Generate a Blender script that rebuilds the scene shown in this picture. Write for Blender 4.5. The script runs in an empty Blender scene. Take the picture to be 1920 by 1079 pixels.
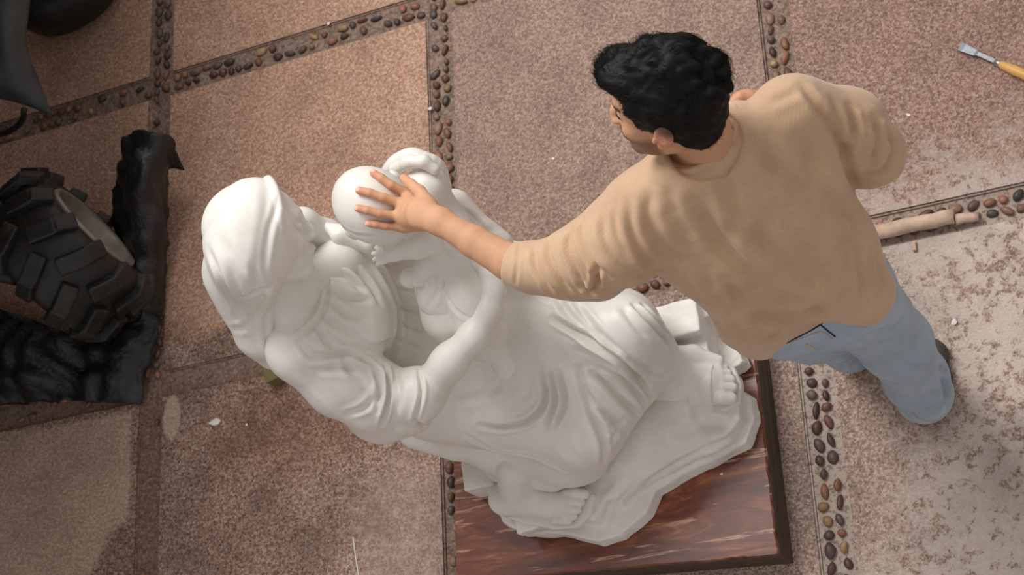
import bpy, bmesh, math, random
import numpy as np
from mathutils import Vector, Matrix
from mathutils.bvhtree import BVHTree

random.seed(7); RNG = np.random.default_rng(7)
scene = bpy.context.scene
COL = scene.collection

# ------------------------------------------------------------------ camera
MV = np.array([[0.8969489690142539, -0.04699241563011666, -0.43962968491385496],
               [-0.19666133457260476, -0.9329606337051746, -0.30151082143187424],
               [-0.3959884675951196, 0.3568979809828684, -0.8460596697053551]])
CP = np.array([3.0212469890108533, -2.5839539292787865, 3.900822066929153]) * 1.15
FP = 3200.0
cam = bpy.data.cameras.new('camera'); camo = bpy.data.objects.new('camera', cam); COL.objects.link(camo)
cam.sensor_width = 36.0; cam.lens = FP / 1920 * 36.0
camo.matrix_world = Matrix(((MV[0][0], -MV[1][0], -MV[2][0], CP[0]), (MV[0][1], -MV[1][1], -MV[2][1], CP[1]),
                            (MV[0][2], -MV[1][2], -MV[2][2], CP[2]), (0, 0, 0, 1)))
cam.clip_start = 0.05; cam.clip_end = 60
scene.camera = camo
cam.dof.use_dof = True; cam.dof.focus_distance = 3.95; cam.dof.aperture_fstop = 7.0

def ray(x, y):
    d = MV.T @ np.array([(x - 960) / FP, (y - 539.5) / FP, 1.0])
    return d / np.linalg.norm(d)
def W(x, y, z):
    """photo pixel -> point at height z"""
    d = ray(x, y); t = (z - CP[2]) / d[2]
    return CP + t * d
def unit(v):
    v = np.asarray(v, float); return v / np.linalg.norm(v)
def on_sphere(x, y, c, r):
    d = ray(x, y); o = CP - c; b = d @ o; q = b * b - (o @ o - r * r)
    t = -b - math.sqrt(q) if q > 0 else -b
    p = CP + t * d
    return p if q > 0 else c + unit(p - c) * r

# ------------------------------------------------------------------ tagging
def tag(o, label=None, cat=None, group=None, kind=None):
    if label: o['label'] = label
    if cat: o['category'] = cat
    if group: o['group'] = group
    if kind: o['kind'] = kind
    return o
def empty(name, loc):
    o = bpy.data.objects.new(name, None); COL.objects.link(o); o.location = loc; o.empty_display_size = .1
    return o
def link(name, me, mat=None, parent=None):
    o = bpy.data.objects.new(name, me); COL.objects.link(o)
    if mat is not None:
        for m in (mat if isinstance(mat, (list, tuple)) else [mat]): me.materials.append(m)
    if parent is not None:
        o.parent = parent
        if parent.type == 'EMPTY': me.transform(Matrix.Translation(-parent.location)) if me.users == 1 else None
        elif parent.parent is not None: me.transform(Matrix.Translation(-parent.parent.location))
    return o

# ------------------------------------------------------------------ implicit surfaces
def smin(a, b, k):
    if k <= 0: return np.minimum(a, b)
    h = np.maximum(k - np.abs(a - b), 0) / k
    return np.minimum(a, b) - h * h * k * .25

class Blob:
    def __init__(s, res): s.res = res; s.p = []; s.noise = None; s.cuts = []
    def add(s, kind, prm, k, op, lo, hi):
        m = 3 * k + 6 * s.res
        s.p.append((kind, prm, k, op, np.array(lo) - m, np.array(hi) + m)); return s
    def cone(s, a, b, ra, rb=None, k=.02, op='+', flat=None):
        """round cone; flat=(axis, f): squashed along axis by factor f"""
        rb = ra if rb is None else rb
        a = np.array(a, float); b = np.array(b, float)
        R = max(ra, rb)
        return s.add('cone', (a, b, ra, rb, None if flat is None else (unit(flat[0]), float(flat[1]))), k, op,
                     np.minimum(a, b) - R, np.maximum(a, b) + R)
    def chain(s, pts, k=.02, op='+', flat=None):
        for (a, ra), (b, rb) in zip(pts[:-1], pts[1:]): s.cone(a, b, ra, rb, k, op, flat)
        return s
    def ell(s, c, r, B=None, k=.02, op='+'):
        c = np.array(c, float); r = np.array(r if hasattr(r, '__len__') else (r, r, r), float)
        B = np.eye(3) if B is None else np.array(B, float)
        e = np.sqrt(((B.T * r) ** 2).sum(1))
        return s.add('ell', (c, r, B), k, op, c - e, c + e)
    def box(s, c, h, B=None, rd=.005, k=.01, op='+'):
        c = np.array(c, float); h = np.array(h, float); B = np.eye(3) if B is None else np.array(B, float)
        e = np.abs(B.T * h).sum(1)
        return s.add('box', (c, h, B, rd), k, op, c - e, c + e)
    def prism(s, poly, z0, z1, rd=.005, k=.01, op='+', slope=0.):
        poly = np.array(poly, float)[:, :2]
        return s.add('prism', (poly, z0, z1, rd, slope), k, op, (*poly.min(0), z0), (*poly.max(0), z1))
    def cut(s, p, n, c=None, r=9.):
        """remove what lies beyond the plane, within r of c"""
        p = np.array(p, float)
        c = p if c is None else np.array(c, float)
        s.p.append(('cut', (p, unit(n), c, r), 0, 'cut', c - r, c + r)); return s
    def dist(s, q, X, Y, Z):
        kind, prm = q[0], q[1]
        if kind == 'cone':
            a, b, ra, rb, fl = prm
            px, py, pz = X - a[0], Y - a[1], Z - a[2]
            ba = b - a; sc = 1.
            if fl is not None:
                n, f = fl
                t = px * n[0] + py * n[1] + pz * n[2]; g = (1 / f - 1)
                px = px + n[0] * t * g; py = py + n[1] * t * g; pz = pz + n[2] * t * g
                ba = ba + n * (ba @ n) * g; sc = f
            L2 = max(ba @ ba, 1e-12); L = math.sqrt(L2)
            t = (px * ba[0] + py * ba[1] + pz * ba[2]) / L2
            # shift parameter for tapered cones
            perp = np.sqrt(np.maximum((px - t * ba[0]) ** 2 + (py - t * ba[1]) ** 2 + (pz - t * ba[2]) ** 2, 0))
            sl = (rb - ra) / L
            sl = max(min(sl, .9), -.9)
            t = np.clip(t + perp * sl / (math.sqrt(1 - sl * sl) * L), 0, 1)
            d = np.sqrt((px - t * ba[0]) ** 2 + (py - t * ba[1]) ** 2 + (pz - t * ba[2]) ** 2) - (ra + (rb - ra) * t)
            return d * (1. if fl is None else (sc + 1) / 2 if sc < 1 else 1.)
        if kind == 'ell':
            c, r, B = prm
            px, py, pz = X - c[0], Y - c[1], Z - c[2]
            u = [(px * B[i][0] + py * B[i][1] + pz * B[i][2]) for i in range(3)]
            k0 = np.sqrt((u[0] / r[0]) ** 2 + (u[1] / r[1]) ** 2 + (u[2] / r[2]) ** 2)
            k1 = np.sqrt((u[0] / r[0] ** 2) ** 2 + (u[1] / r[1] ** 2) ** 2 + (u[2] / r[2] ** 2) ** 2)
            return k0 * (k0 - 1) / np.maximum(k1, 1e-6)
        if kind == 'box':
            c, h, B, rd = prm
            px, py, pz = X - c[0], Y - c[1], Z - c[2]
            u = [np.abs(px * B[i][0] + py * B[i][1] + pz * B[i][2]) - (h[i] - rd) for i in range(3)]
            o = np.sqrt(sum(np.maximum(v, 0) ** 2 for v in u))
            return o + np.minimum(np.maximum(u[0], np.maximum(u[1], u[2])), 0) - rd
        if kind == 'prism':
            poly, z0, z1, rd, slope = prm
            x, y = X[:, :, :1], Y[:, :, :1]
            n = len(poly); d = np.full(x.shape, 1e9); sg = np.ones(x.shape)
            for i in range(n):
                vi, vj = poly[i], poly[i - 1]
                ex, ey = vj[0] - vi[0], vj[1] - vi[1]
                wx, wy = x - vi[0], y - vi[1]
                t = np.clip((wx * ex + wy * ey) / (ex * ex + ey * ey), 0, 1)
                d = np.minimum(d, (wx - ex * t) ** 2 + (wy - ey * t) ** 2)
                c1 = y >= vi[1]; c2 = y < vj[1]; c3 = ex * wy > ey * wx
                fl = (c1 & c2 & c3) | (~c1 & ~c2 & ~c3)
                sg = np.where(fl, -sg, sg)
            d = sg * np.sqrt(d) + slope * (Z - z0)
            dz = np.abs(Z - (z0 + z1) / 2) - (z1 - z0) / 2
            d = d + rd; dz = dz + rd
            return np.minimum(np.maximum(d, dz), 0) + np.sqrt(np.maximum(d, 0) ** 2 + np.maximum(dz, 0) ** 2) - rd
    def field(s, X, Y, Z, prims):
        f = np.full(X.shape, 1.0)
        for q in prims:
            op = q[3]
            if op == 'cut':
                p, n, c, r = q[1]
                d = (X - p[0]) * n[0] + (Y - p[1]) * n[1] + (Z - p[2]) * n[2]
                if r < 8:
                    w = np.sqrt((X - c[0]) ** 2 + (Y - c[1]) ** 2 + (Z - c[2]) ** 2) - r
                    d = np.minimum(d, -w)
                f = np.maximum(f, d); continue
            d = s.dist(q, X, Y, Z)
            if op == '+': f = smin(f, d, q[2])
            elif op == '-': f = -smin(-f, d, q[2])
        if s.noise is not None:
            for (amp, fr) in s.noise:
                f = f + amp * (np.sin(X * fr + 1.7 * np.sin(Y * fr * .7 + 1)) * np.sin(Y * fr * 1.1 + 1.3 * np.sin(Z * fr * .8)) * np.sin(Z * fr * .9 + 2 + 1.5 * np.sin(X * fr * .6)))
        return f
    def mesh(s, name):
        res = s.res; N = 22
        adds = [q for q in s.p if q[3] == '+']
        lo = np.min([q[4] for q in adds], 0); hi = np.max([q[5] for q in adds], 0)
        nb = np.ceil((hi - lo) / (res * N)).astype(int)
        D = nb * N + 2
        ce, cv, quads = [], [], []
        ar = np.arange(N + 1)
        off = [(0, 0, 0), (1, 0, 0), (0, 1, 0), (1, 1, 0), (0, 0, 1), (1, 0, 1), (0, 1, 1), (1, 1, 1)]
        edges = [(0, 1), (2, 3), (4, 5), (6, 7), (0, 2), (1, 3), (4, 6), (5, 7), (0, 4), (1, 5), (2, 6), (3, 7)]
        for bi in range(nb[0]):
            for bj in range(nb[1]):
                for bk in range(nb[2]):
                    b0 = np.array([bi, bj, bk]) * N
                    l = lo + b0 * res; h = l + N * res
                    pr = [q for q in s.p if (q[4] <= h).all() and (q[5] >= l).all()]
                    if not any(q[3] == '+' for q in pr): continue
                    c = (l + h) / 2
                    g = np.meshgrid(l[0] + ar * res, l[1] + ar * res, l[2] + ar * res, indexing='ij')
                    if len(pr) > 3:
                        sub = [a[::11, ::11, ::11] for a in g]
                        fs = s.field(*sub, pr)
                        if np.abs(fs).min() > 11 * res * 2.8: continue
                    f = s.field(*g, pr)
                    ins = f < 0
                    if ins.all() or not ins.any(): continue
                    co = [f[o[0]:N + o[0], o[1]:N + o[1], o[2]:N + o[2]] for o in off]
                    ci = [ins[o[0]:N + o[0], o[1]:N + o[1], o[2]:N + o[2]] for o in off]
                    cnt = sum(a.astype(np.int8) for a in ci)
                    m = (cnt > 0) & (cnt < 8)
                    idx = np.argwhere(m)
                    if len(idx):
                        cc = [a[m] for a in co]; acc = np.zeros((len(idx), 3)); n = np.zeros(len(idx))
                        for a, b in edges:
                            fa, fb = cc[a], cc[b]; x = (fa < 0) != (fb < 0)
                            t = np.where(x, fa / np.where(x, fa - fb, 1), 0)
                            oa = np.array(off[a]); ob = np.array(off[b])
                            acc += np.where(x[:, None], oa + t[:, None] * (ob - oa), 0); n += x
                        v = (idx + acc / n[:, None] + b0) * res + lo
                        gi = idx + b0
                        ce.append((gi[:, 0] * D[1] + gi[:, 1]) * D[2] + gi[:, 2]); cv.append(v)
                    for ax in range(3):
                        u, w = (ax + 1) % 3, (ax + 2) % 3
                        sl0 = [slice(0, N)] * 3; sl1 = list(sl0); sl1[ax] = slice(1, N + 1)
                        A = ins[tuple(sl0)]; B = ins[tuple(sl1)]
                        e = np.argwhere(A != B)
                        if not len(e): continue
                        inside = A[e[:, 0], e[:, 1], e[:, 2]]
                        gi = e + b0
                        def cid(du, dw):
                            q = gi.copy(); q[:, u] -= du; q[:, w] -= dw
                            return (q[:, 0] * D[1] + q[:, 1]) * D[2] + q[:, 2]
                        Q = np.stack([cid(1, 1), cid(0, 1), cid(0, 0), cid(1, 0)], 1)
                        Q[~inside] = Q[~inside][:, ::-1]
                        quads.append(Q)
        ids = np.concatenate(ce); V = np.concatenate(cv); Q = np.concatenate(quads)
        o = np.argsort(ids); ids = ids[o]; V = V[o]
        J = np.minimum(np.searchsorted(ids, Q), len(ids) - 1)
        ok = (ids[J] == Q).all(1); J = J[ok]
        return to_mesh(name, V, J)

def to_mesh(name, V, Q):
    me = bpy.data.meshes.new(name)
    n = len(Q); k = Q.shape[1]
    me.vertices.add(len(V)); me.vertices.foreach_set('co', np.asarray(V, np.float32).ravel())
    me.loops.add(n * k); me.loops.foreach_set('vertex_index', np.asarray(Q, np.int32).ravel())
    me.polygons.add(n); me.polygons.foreach_set('loop_start', np.arange(0, n * k, k, dtype=np.int32))
    me.polygons.foreach_set('loop_total', np.full(n, k, np.int32))
    me.update(calc_edges=True)
    me.polygons.foreach_set('use_smooth', np.ones(n, bool))
    return me

def verts(me):
    a = np.empty(len(me.vertices) * 3, np.float32); me.vertices.foreach_get('co', a); return a.reshape(-1, 3).astype(float)
def setverts(me, V):
    me.vertices.foreach_set('co', V.astype(np.float32).ravel()); me.update()
def normals(me):
    a = np.empty(len(me.vertices) * 3, np.float32); me.vertex_normals.foreach_get('vector', a); return a.reshape(-1, 3).astype(float)
def smooth(me, it=2, lam=.5):
    V = verts(me); e = np.empty(len(me.edges) * 2, np.int32); me.edges.foreach_get('vertices', e); e = e.reshape(-1, 2)
    n = len(V); cnt = np.bincount(e.ravel(), minlength=n)[:, None]
    for _ in range(it):
        S = np.zeros_like(V)
        for c in range(3):
            S[:, c] = np.bincount(e[:, 0], V[e[:, 1], c], n) + np.bincount(e[:, 1], V[e[:, 0], c], n)
        V = V + lam * (S / np.maximum(cnt, 1) - V)
    setverts(me, V)

def spline(pts, step):
    """Catmull-Rom through the points, resampled"""
    P = [np.array(p, float) for p in pts]
    if len(P) == 2: P = [P[0], (P[0] + P[1]) / 2, P[1]]
    P = [2 * P[0] - P[1]] + P + [2 * P[-1] - P[-2]]
    out = []
    for i in range(1, len(P) - 2):
        n = max(2, int(np.linalg.norm(P[i + 1] - P[i]) / step))
        for j in range(n):
            t = j / n
            out.append(.5 * (2 * P[i] + (P[i + 1] - P[i - 1]) * t + (2 * P[i - 1] - 5 * P[i] + 4 * P[i + 1] - P[i + 2]) * t * t
                             + (3 * P[i] - P[i - 1] - 3 * P[i + 1] + P[i + 2]) * t ** 3))
    out.append(P[-2])
    return np.array(out)

def carve(me, folds, ridge=.45, taper=True):
    """folds: (polyline seen in the photo, depth, width) laid onto the surface; positive depth = groove"""
    V = verts(me); Q = [tuple(p.vertices) for p in me.polygons]
    bvh = BVHTree.FromPolygons([tuple(v) for v in V], Q)
    Nn = normals(me); disp = np.zeros(len(V))
    for line, depth, width in folds:
        pts = []
        for p in spline(line, 7):
            h = bvh.ray_cast(Vector(CP), Vector(ray(*p)))
            if h[0] is not None: pts.append(np.array(h[0]))
        if len(pts) < 3: continue
        pts = np.array(pts)
        # keep the run continuous: drop jumps in depth
        keep = [0]
        for i in range(1, len(pts)):
            if np.linalg.norm(pts[i] - pts[keep[-1]]) < .09: keep.append(i)
        pts = pts[keep]; n = len(pts)
        if n < 3: continue
        m = width * 3.6
        sel = np.where(((V > pts.min(0) - m) & (V < pts.max(0) + m)).all(1))[0]
        if not len(sel): continue
        best = np.full(len(sel), 1e9); tt = np.zeros(len(sel)); S = V[sel]
        for i in range(n - 1):
            a, b = pts[i], pts[i + 1]; ba = b - a
            t = np.clip(((S - a) @ ba) / max(ba @ ba, 1e-12), 0, 1)
            d = np.linalg.norm(S - a - t[:, None] * ba, axis=1)
            u = d < best; best[u] = d[u]; tt[u] = (i + t[u]) / (n - 1)
        x = best / width
        pr = -np.exp(-x * x) + ridge * np.exp(-(x - 2.0) ** 2)
        if taper: pr = pr * np.minimum(1, np.minimum(tt, 1 - tt) * 5 + .12) ** .7
        disp[sel] += depth * pr
    setverts(me, V + Nn * disp[:, None])

def ripple(me, amp, fr, seed=0.):
    V = verts(me); Nn = normals(me); X, Y, Z = V.T + seed
    f = np.sin(X * fr + 1.7 * np.sin(Y * fr * .7 + 1)) * np.sin(Y * fr * 1.1 + 1.3 * np.sin(Z * fr * .8)) + .6 * np.sin(Z * fr * .9 + 2 + 1.5 * np.sin(X * fr * .6))
    setverts(me, V + Nn * (f * amp)[:, None])

def colattr(me, C, name='tint'):
    a = me.color_attributes.new(name, 'FLOAT_COLOR', 'POINT')
    C = np.concatenate([C, np.ones((len(C), 1))], 1).astype(np.float32); a.data.foreach_set('color', C.ravel())

# tube / revolve helpers in plain mesh code -------------------------------------------------
class MB:
    def __init__(s): s.v = []; s.f = []; s.c = []
    def quad(s, *p):
        i = len(s.v); s.v += [tuple(map(float, q)) for q in p]; s.f.append(tuple(range(i, i + len(p))))
    def box(s, c, h, B=None, jit=0.):
        B = np.eye(3) if B is None else np.array(B); i = len(s.v); c = np.array(c)
        for sx in (-1, 1):
            for sy in (-1, 1):
                for sz in (-1, 1):
                    j = RNG.uniform(-jit, jit, 3) if jit else 0
                    s.v.append(tuple(c + B.T @ (np.array([sx * h[0], sy * h[1], sz * h[2]])) + j))
        for a in ((0, 1, 3, 2), (4, 6, 7, 5), (0, 4, 5, 1), (2, 3, 7, 6), (0, 2, 6, 4), (1, 5, 7, 3)):
            s.f.append(tuple(i + q for q in a))
    def tube(s, pts, rad, n=10, cap=True):
        P = np.array(pts, float); rad = [rad] * len(P) if not hasattr(rad, '__len__') else rad
        i0 = len(s.v); ref = None
        for j, p in enumerate(P):
            t = unit(P[min(j + 1, len(P) - 1)] - P[max(j - 1, 0)])
            if ref is None: ref = np.cross(t, [0, 0, 1.]) if abs(t[2]) < .9 else np.cross(t, [1., 0, 0])
            ref = unit(ref - t * (ref @ t)); b = np.cross(t, ref)
            for k in range(n):
                a = 2 * math.pi * k / n
                s.v.append(tuple(p + rad[j] * (math.cos(a) * ref + math.sin(a) * b)))
        for j in range(len(P) - 1):
            for k in range(n):
                a = i0 + j * n + k; b = i0 + j * n + (k + 1) % n
                s.f.append((a, b, b + n, a + n))
        if cap:
            s.f.append(tuple(i0 + k for k in range(n))[::-1]); s.f.append(tuple(i0 + (len(P) - 1) * n + k for k in range(n)))
    def lathe(s, c, ax, prof, n=48):
        ax = unit(ax); u = unit(np.cross(ax, [0, 0, 1.]) if abs(ax[2]) < .9 else np.cross(ax, [1., 0, 0])); w = np.cross(ax, u)
        i0 = len(s.v)
        for (h, r) in prof:
            for k in range(n):
                a = 2 * math.pi * k / n
                s.v.append(tuple(np.array(c) + ax * h + r * (math.cos(a) * u + math.sin(a) * w)))
        for j in range(len(prof) - 1):
            for k in range(n):
                a = i0 + j * n + k; b = i0 + j * n + (k + 1) % n
                s.f.append((a, b, b + n, a + n))
    def build(s, name, mat, parent=None, sm=True, bev=0.):
        me = bpy.data.meshes.new(name); me.from_pydata(s.v, [], s.f); me.update()
        bm = bmesh.new(); bm.from_mesh(me)
        if bev: bmesh.ops.bevel(bm, geom=bm.edges[:], offset=bev, segments=2, affect='EDGES', profile=.6)
        bmesh.ops.recalc_face_normals(bm, faces=bm.faces[:]); bm.to_mesh(me); bm.free()
        if sm:
            for p in me.polygons: p.use_smooth = True
        return link(name, me, mat, parent)

# ------------------------------------------------------------------ materials
def srgb(h):
    h = h.lstrip('#'); c = [int(h[i:i + 2], 16) / 255 for i in (0, 2, 4)]
    return tuple((x / 12.92 if x <= .04045 else ((x + .055) / 1.055) ** 2.4) for x in c) + (1,)
class NT:
    def __init__(s, name):
        s.m = bpy.data.materials.new(name); s.m.use_nodes = True; s.t = s.m.node_tree; s.t.nodes.clear()
        s.out = s.n('ShaderNodeOutputMaterial'); s.b = s.n('ShaderNodeBsdfPrincipled'); s.l(s.b.outputs[0], s.out.inputs[0])
        s.tc = s.n('ShaderNodeTexCoord').outputs['Object']
    def n(s, t, **kw):
        o = s.t.nodes.new(t)
        for k, v in kw.items(): setattr(o, k, v)
        return o
    def l(s, a, b): s.t.links.new(a, b)
    def set(s, k, v): s.b.inputs[k].default_value = v; return s
    def mapping(s, scale, rot=(0, 0, 0), src=None):
        m = s.n('ShaderNodeMapping'); s.l(src or s.tc, m.inputs[0]); m.inputs['Scale'].default_value = scale; m.inputs['Rotation'].default_value = rot
        return m.outputs[0]
    def noise(s, scale, detail=4, rough=.6, src=None, dist=0.):
        o = s.n('ShaderNodeTexNoise'); s.l(src or s.tc, o.inputs['Vector']); o.inputs['Scale'].default_value = scale
        o.inputs['Detail'].default_value = detail; o.inputs['Roughness'].default_value = rough; o.inputs['Distortion'].default_value = dist
        return o
    def vor(s, scale, feature='F1', src=None, rnd=1.):
        o = s.n('ShaderNodeTexVoronoi', feature=feature); s.l(src or s.tc, o.inputs['Vector']); o.inputs['Scale'].default_value = scale
        o.inputs['Randomness'].default_value = rnd
        return o
    def ramp(s, src, stops, interp='LINEAR'):
        r = s.n('ShaderNodeValToRGB'); s.l(src, r.inputs[0]); e = r.color_ramp; e.interpolation = interp
        while len(e.elements) < len(stops): e.elements.new(.5)
        for i, (p, c) in enumerate(stops):
            e.elements[i].position = p; e.elements[i].color = srgb(c) if isinstance(c, str) else (c, c, c, 1)
        return r.outputs[0]
    def mix(s, f, a, b, mode='MIX'):
        o = s.n('ShaderNodeMix', data_type='RGBA', blend_type=mode)
        for i, v in ((0, f), (6, a), (7, b)):
            if isinstance(v, (int, float)): o.inputs[i].default_value = v
            elif isinstance(v, str): o.inputs[i].default_value = srgb(v)
            else: s.l(v, o.inputs[i])
        return o.outputs[2]
    def math(s, op, a, b=0., clamp=False):
        o = s.n('ShaderNodeMath', operation=op); o.use_clamp = clamp
        for i, v in ((0, a), (1, b)):
            if isinstance(v, (int, float)): o.inputs[i].default_value = v
            else: s.l(v, o.inputs[i])
        return o.outputs[0]
    def color(s, c):
        if isinstance(c, str): s.b.inputs['Base Color'].default_value = srgb(c)
        else: s.l(c, s.b.inputs['Base Color'])
        return s
    def bump(s, h, strength=.5, dist=.002, nrm=None):
        o = s.n('ShaderNodeBump'); s.l(h, o.inputs['Height']); o.inputs['Strength'].default_value = strength; o.inputs['Distance'].default_value = dist
        if nrm: s.l(nrm, o.inputs['Normal'])
        s.l(o.outputs[0], s.b.inputs['Normal']); return o.outputs[0]

def m_marble():
    t = NT('white_marble'); n = t.noise(5, 6, .6, dist=1.2)
    c = t.ramp(n.outputs[0], [(.25, '#DFDAD0'), (.5, '#E7E3DB'), (.8, '#ECE9E2')])
    n2 = t.noise(60, 3); c = t.mix(t.ramp(n2.outputs[0], [(.45, 0.), (.8, .2)]), c, '#D8CDC4')
    t.color(c).set('Roughness', .4).set('Specular IOR Level', .4)
    t.bump(t.noise(220, 3).outputs[0], .12, .001); return t.m
def m_rock():
    t = NT('rough_marble'); n = t.noise(9, 6, .6)
    c = t.ramp(n.outputs[0], [(.3, '#E2DBD2'), (.6, '#EDE8E1'), (.8, '#F2EEE8')])
    t.color(c).set('Roughness', .55); t.bump(t.noise(45, 6, .7).outputs[0], .5, .004); return t.m
def m_chip():
    t = NT('chip_marble'); t.color(t.ramp(t.noise(30, 4).outputs[0], [(.3, '#E0D8CE'), (.7, '#F2EDE6')])).set('Roughness', .6)
    t.bump(t.noise(90, 5, .7).outputs[0], .6, .004); return t.m
def m_redmarble():
    t = NT('red_marble')
    mp = t.mapping((1.1, 7, 7), (0, 0, math.radians(-6)))
    n = t.noise(2.4, 8, .62, mp, 1.4)
    c = t.ramp(n.outputs[0], [(.28, '#43251C'), (.42, '#6A3625'), (.52, '#7C412C'), (.6, '#935438'), (.68, '#B47E59'), (.78, '#824A35')])
    mp2 = t.mapping((.8, 9, 9), (0, 0, math.radians(-12)))
    n2 = t.noise(1.6, 6, .55, mp2, 2.)
    c = t.mix(t.ramp(n2.outputs[0], [(.57, 0.), (.61, .8), (.64, .1), (1., 0.)]), c, '#D9B295')
    n3 = t.noise(28, 5, .7); c = t.mix(t.ramp(n3.outputs[0], [(.5, 0.), (.75, .55)]), c, '#4A332B')
    t.color(c).set('Roughness', .3); t.bump(t.noise(70, 4).outputs[0], .15, .001); return t.m
def m_sidestone():
    t = NT('dark_plinth_side'); n = t.noise(5, 7, .65, t.mapping((12, .6, 14)), .8)
    t.color(t.ramp(n.outputs[0], [(.3, '#2E261D'), (.5, '#463A2D'), (.7, '#5B4A3A')])).set('Roughness', .45)
    t.bump(n.outputs[0], .3, .003); return t.m
def m_floor():
    t = NT('aggregate_slab')
    sp = t.n('ShaderNodeSeparateXYZ'); t.l(t.tc, sp.inputs[0]); X, Y = sp.outputs[0], sp.outputs[1]
    wob = t.noise(1.6, 5, .6); wob2 = t.noise(5.5, 5, .65)
    # aggregate: small stones in mortar
    v = t.vor(170); h = t.n('ShaderNodeSeparateColor'); t.l(v.outputs['Color'], h.inputs[0])
    stones = t.ramp(h.outputs[0], [(0., '#7A5C50'), (.14, '#A07C6A'), (.34, '#BC9883'), (.55, '#AC8774'), (.7, '#CBAB96'), (.86, '#9A7A6B'), (.95, '#D9C3B2')], 'CONSTANT')
    s1 = t.noise(85, 4, .72); s2 = t.noise(68, 4, .72, dist=.4); s3 = t.noise(100, 3, .7)
    stones = t.mix(t.ramp(s1.outputs[0], [(.42, .7), (.48, 0.)]), stones, '#E4CBB8')
    dk = t.ramp(s2.outputs[0], [(.55, 0.), (.59, .75)])
    stones = t.mix(dk, stones, '#6A4436')
    stones = t.mix(t.ramp(s3.outputs[0], [(.6, 0.), (.66, .8)]), stones, '#3B2A26')
    # slab by slab hue
    def box(x0, x1, y0, y1, e=.02, w=.0):
        xx = t.math('ADD', X, t.math('MULTIPLY', t.math('SUBTRACT', wob.outputs[0], .5), w)) if w else X
        yy = t.math('ADD', Y, t.math('MULTIPLY', t.math('SUBTRACT', wob2.outputs[0], .5), w)) if w else Y
        def st(s, a, sign):
            return t.math('MULTIPLY_ADD', s, sign / e, False) if False else t.math('ADD', t.math('MULTIPLY', s, sign / e), -sign * a / e + .5, True)
        a = t.math('MULTIPLY', st(xx, x0, 1), st(xx, x1, -1)); b = t.math('MULTIPLY', st(yy, y0, 1), st(yy, y1, -1))
        return t.math('MULTIPLY', a, b)
    def blob(px_, py_, rx, ry, e=.25, w=.5):
        p = W(px_, py_, 0)
        dx = t.math('MULTIPLY', t.math('SUBTRACT', X, float(p[0])), 1 / rx); dy = t.math('MULTIPLY', t.math('SUBTRACT', Y, float(p[1])), 1 / ry)
        d = t.math('SQRT', t.math('ADD', t.math('MULTIPLY', dx, dx), t.math('MULTIPLY', dy, dy)))
        d = t.math('ADD', d, t.math('MULTIPLY', t.math('SUBTRACT', wob2.outputs[0], .5), w))
        return t.math('ADD', t.math('MULTIPLY', t.math('SUBTRACT', 1., d), 1 / e), .5, True)
    c = stones
    c = t.mix(t.math('MULTIPLY', box(-3, 1.15, -1.0, 5, .04, .1), .36), c, '#DDA886', 'MIX')          # warmer old slabs on the left
    c = t.mix(t.math('MULTIPLY', box(1.15, 2.3, -1.15, 5), .55), c, '#8F766B', 'MIX')        # greyer centre slab
    c = t.mix(t.math('MULTIPLY', box(2.3, 6, -1.15, 5), .50), c, '#866558', 'MIX')
    pale = t.math('MULTIPLY', box(-3, -.085, -3, -1.22, .02, .10), t.math('SUBTRACT', 1., blob(330, 1120, .38, .34, .08, .3)))
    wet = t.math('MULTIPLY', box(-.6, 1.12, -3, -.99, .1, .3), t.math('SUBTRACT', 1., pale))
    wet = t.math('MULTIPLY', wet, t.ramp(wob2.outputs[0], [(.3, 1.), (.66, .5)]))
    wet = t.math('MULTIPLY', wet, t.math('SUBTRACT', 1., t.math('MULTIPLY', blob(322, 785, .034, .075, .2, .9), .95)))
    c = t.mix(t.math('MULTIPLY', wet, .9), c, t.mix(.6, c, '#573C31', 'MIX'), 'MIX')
    c = t.mix(t.math('MULTIPLY', blob(560, 800, .30, .16, .7, 1.), .25), c, '#8C4E30')
    c = t.mix(t.math('MULTIPLY', pale, .5), c, '#CFB29C')
    c = t.mix(t.math('MULTIPLY', blob(322, 785, .034, .075, .2, .9), .6), c, '#CFB4A2')
    c = t.mix(t.math('MULTIPLY', blob(760, 1000, .18, .24, .6, 1.), .35), c, '#BFA596')
    g = t.math('MULTIPLY', box(1.15, 3.6, -3, -1.1, .05), .35)
    c = t.mix(g, c, '#97897F')
    # white plaster dust on the right
    dn = t.noise(27, 6, .72, dist=.3); dn2 = t.noise(3.2, 4, .5)
    dm = t.math('MULTIPLY', box(2.5, 6, -4, -1.0, .3, .9), t.ramp(t.math('ADD', dn.outputs[0], t.math('MULTIPLY', dn2.outputs[0], .35)), [(.60, 0.), (.67, 1.)]))
    c = t.mix(t.math('MULTIPLY', dm, .78), c, '#D6C6BA')
    d3 = t.math('MULTIPLY', box(.7, 1.2, -3, -1.6, .2, .5), t.ramp(dn.outputs[0], [(.5, 0.), (.62, .5)]))
    c = t.mix(d3, c, '#C9B3A4')
    gr = t.ramp(wob2.outputs[0], [(.3, .58), (.55, .88), (.8, 1.0)])
    c = t.mix(.7, c, gr, 'MULTIPLY')
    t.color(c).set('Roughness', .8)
    hh = t.math('SUBTRACT', 1., v.outputs['Distance'])
    t.bump(hh, .5, .004); return t.m
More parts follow.
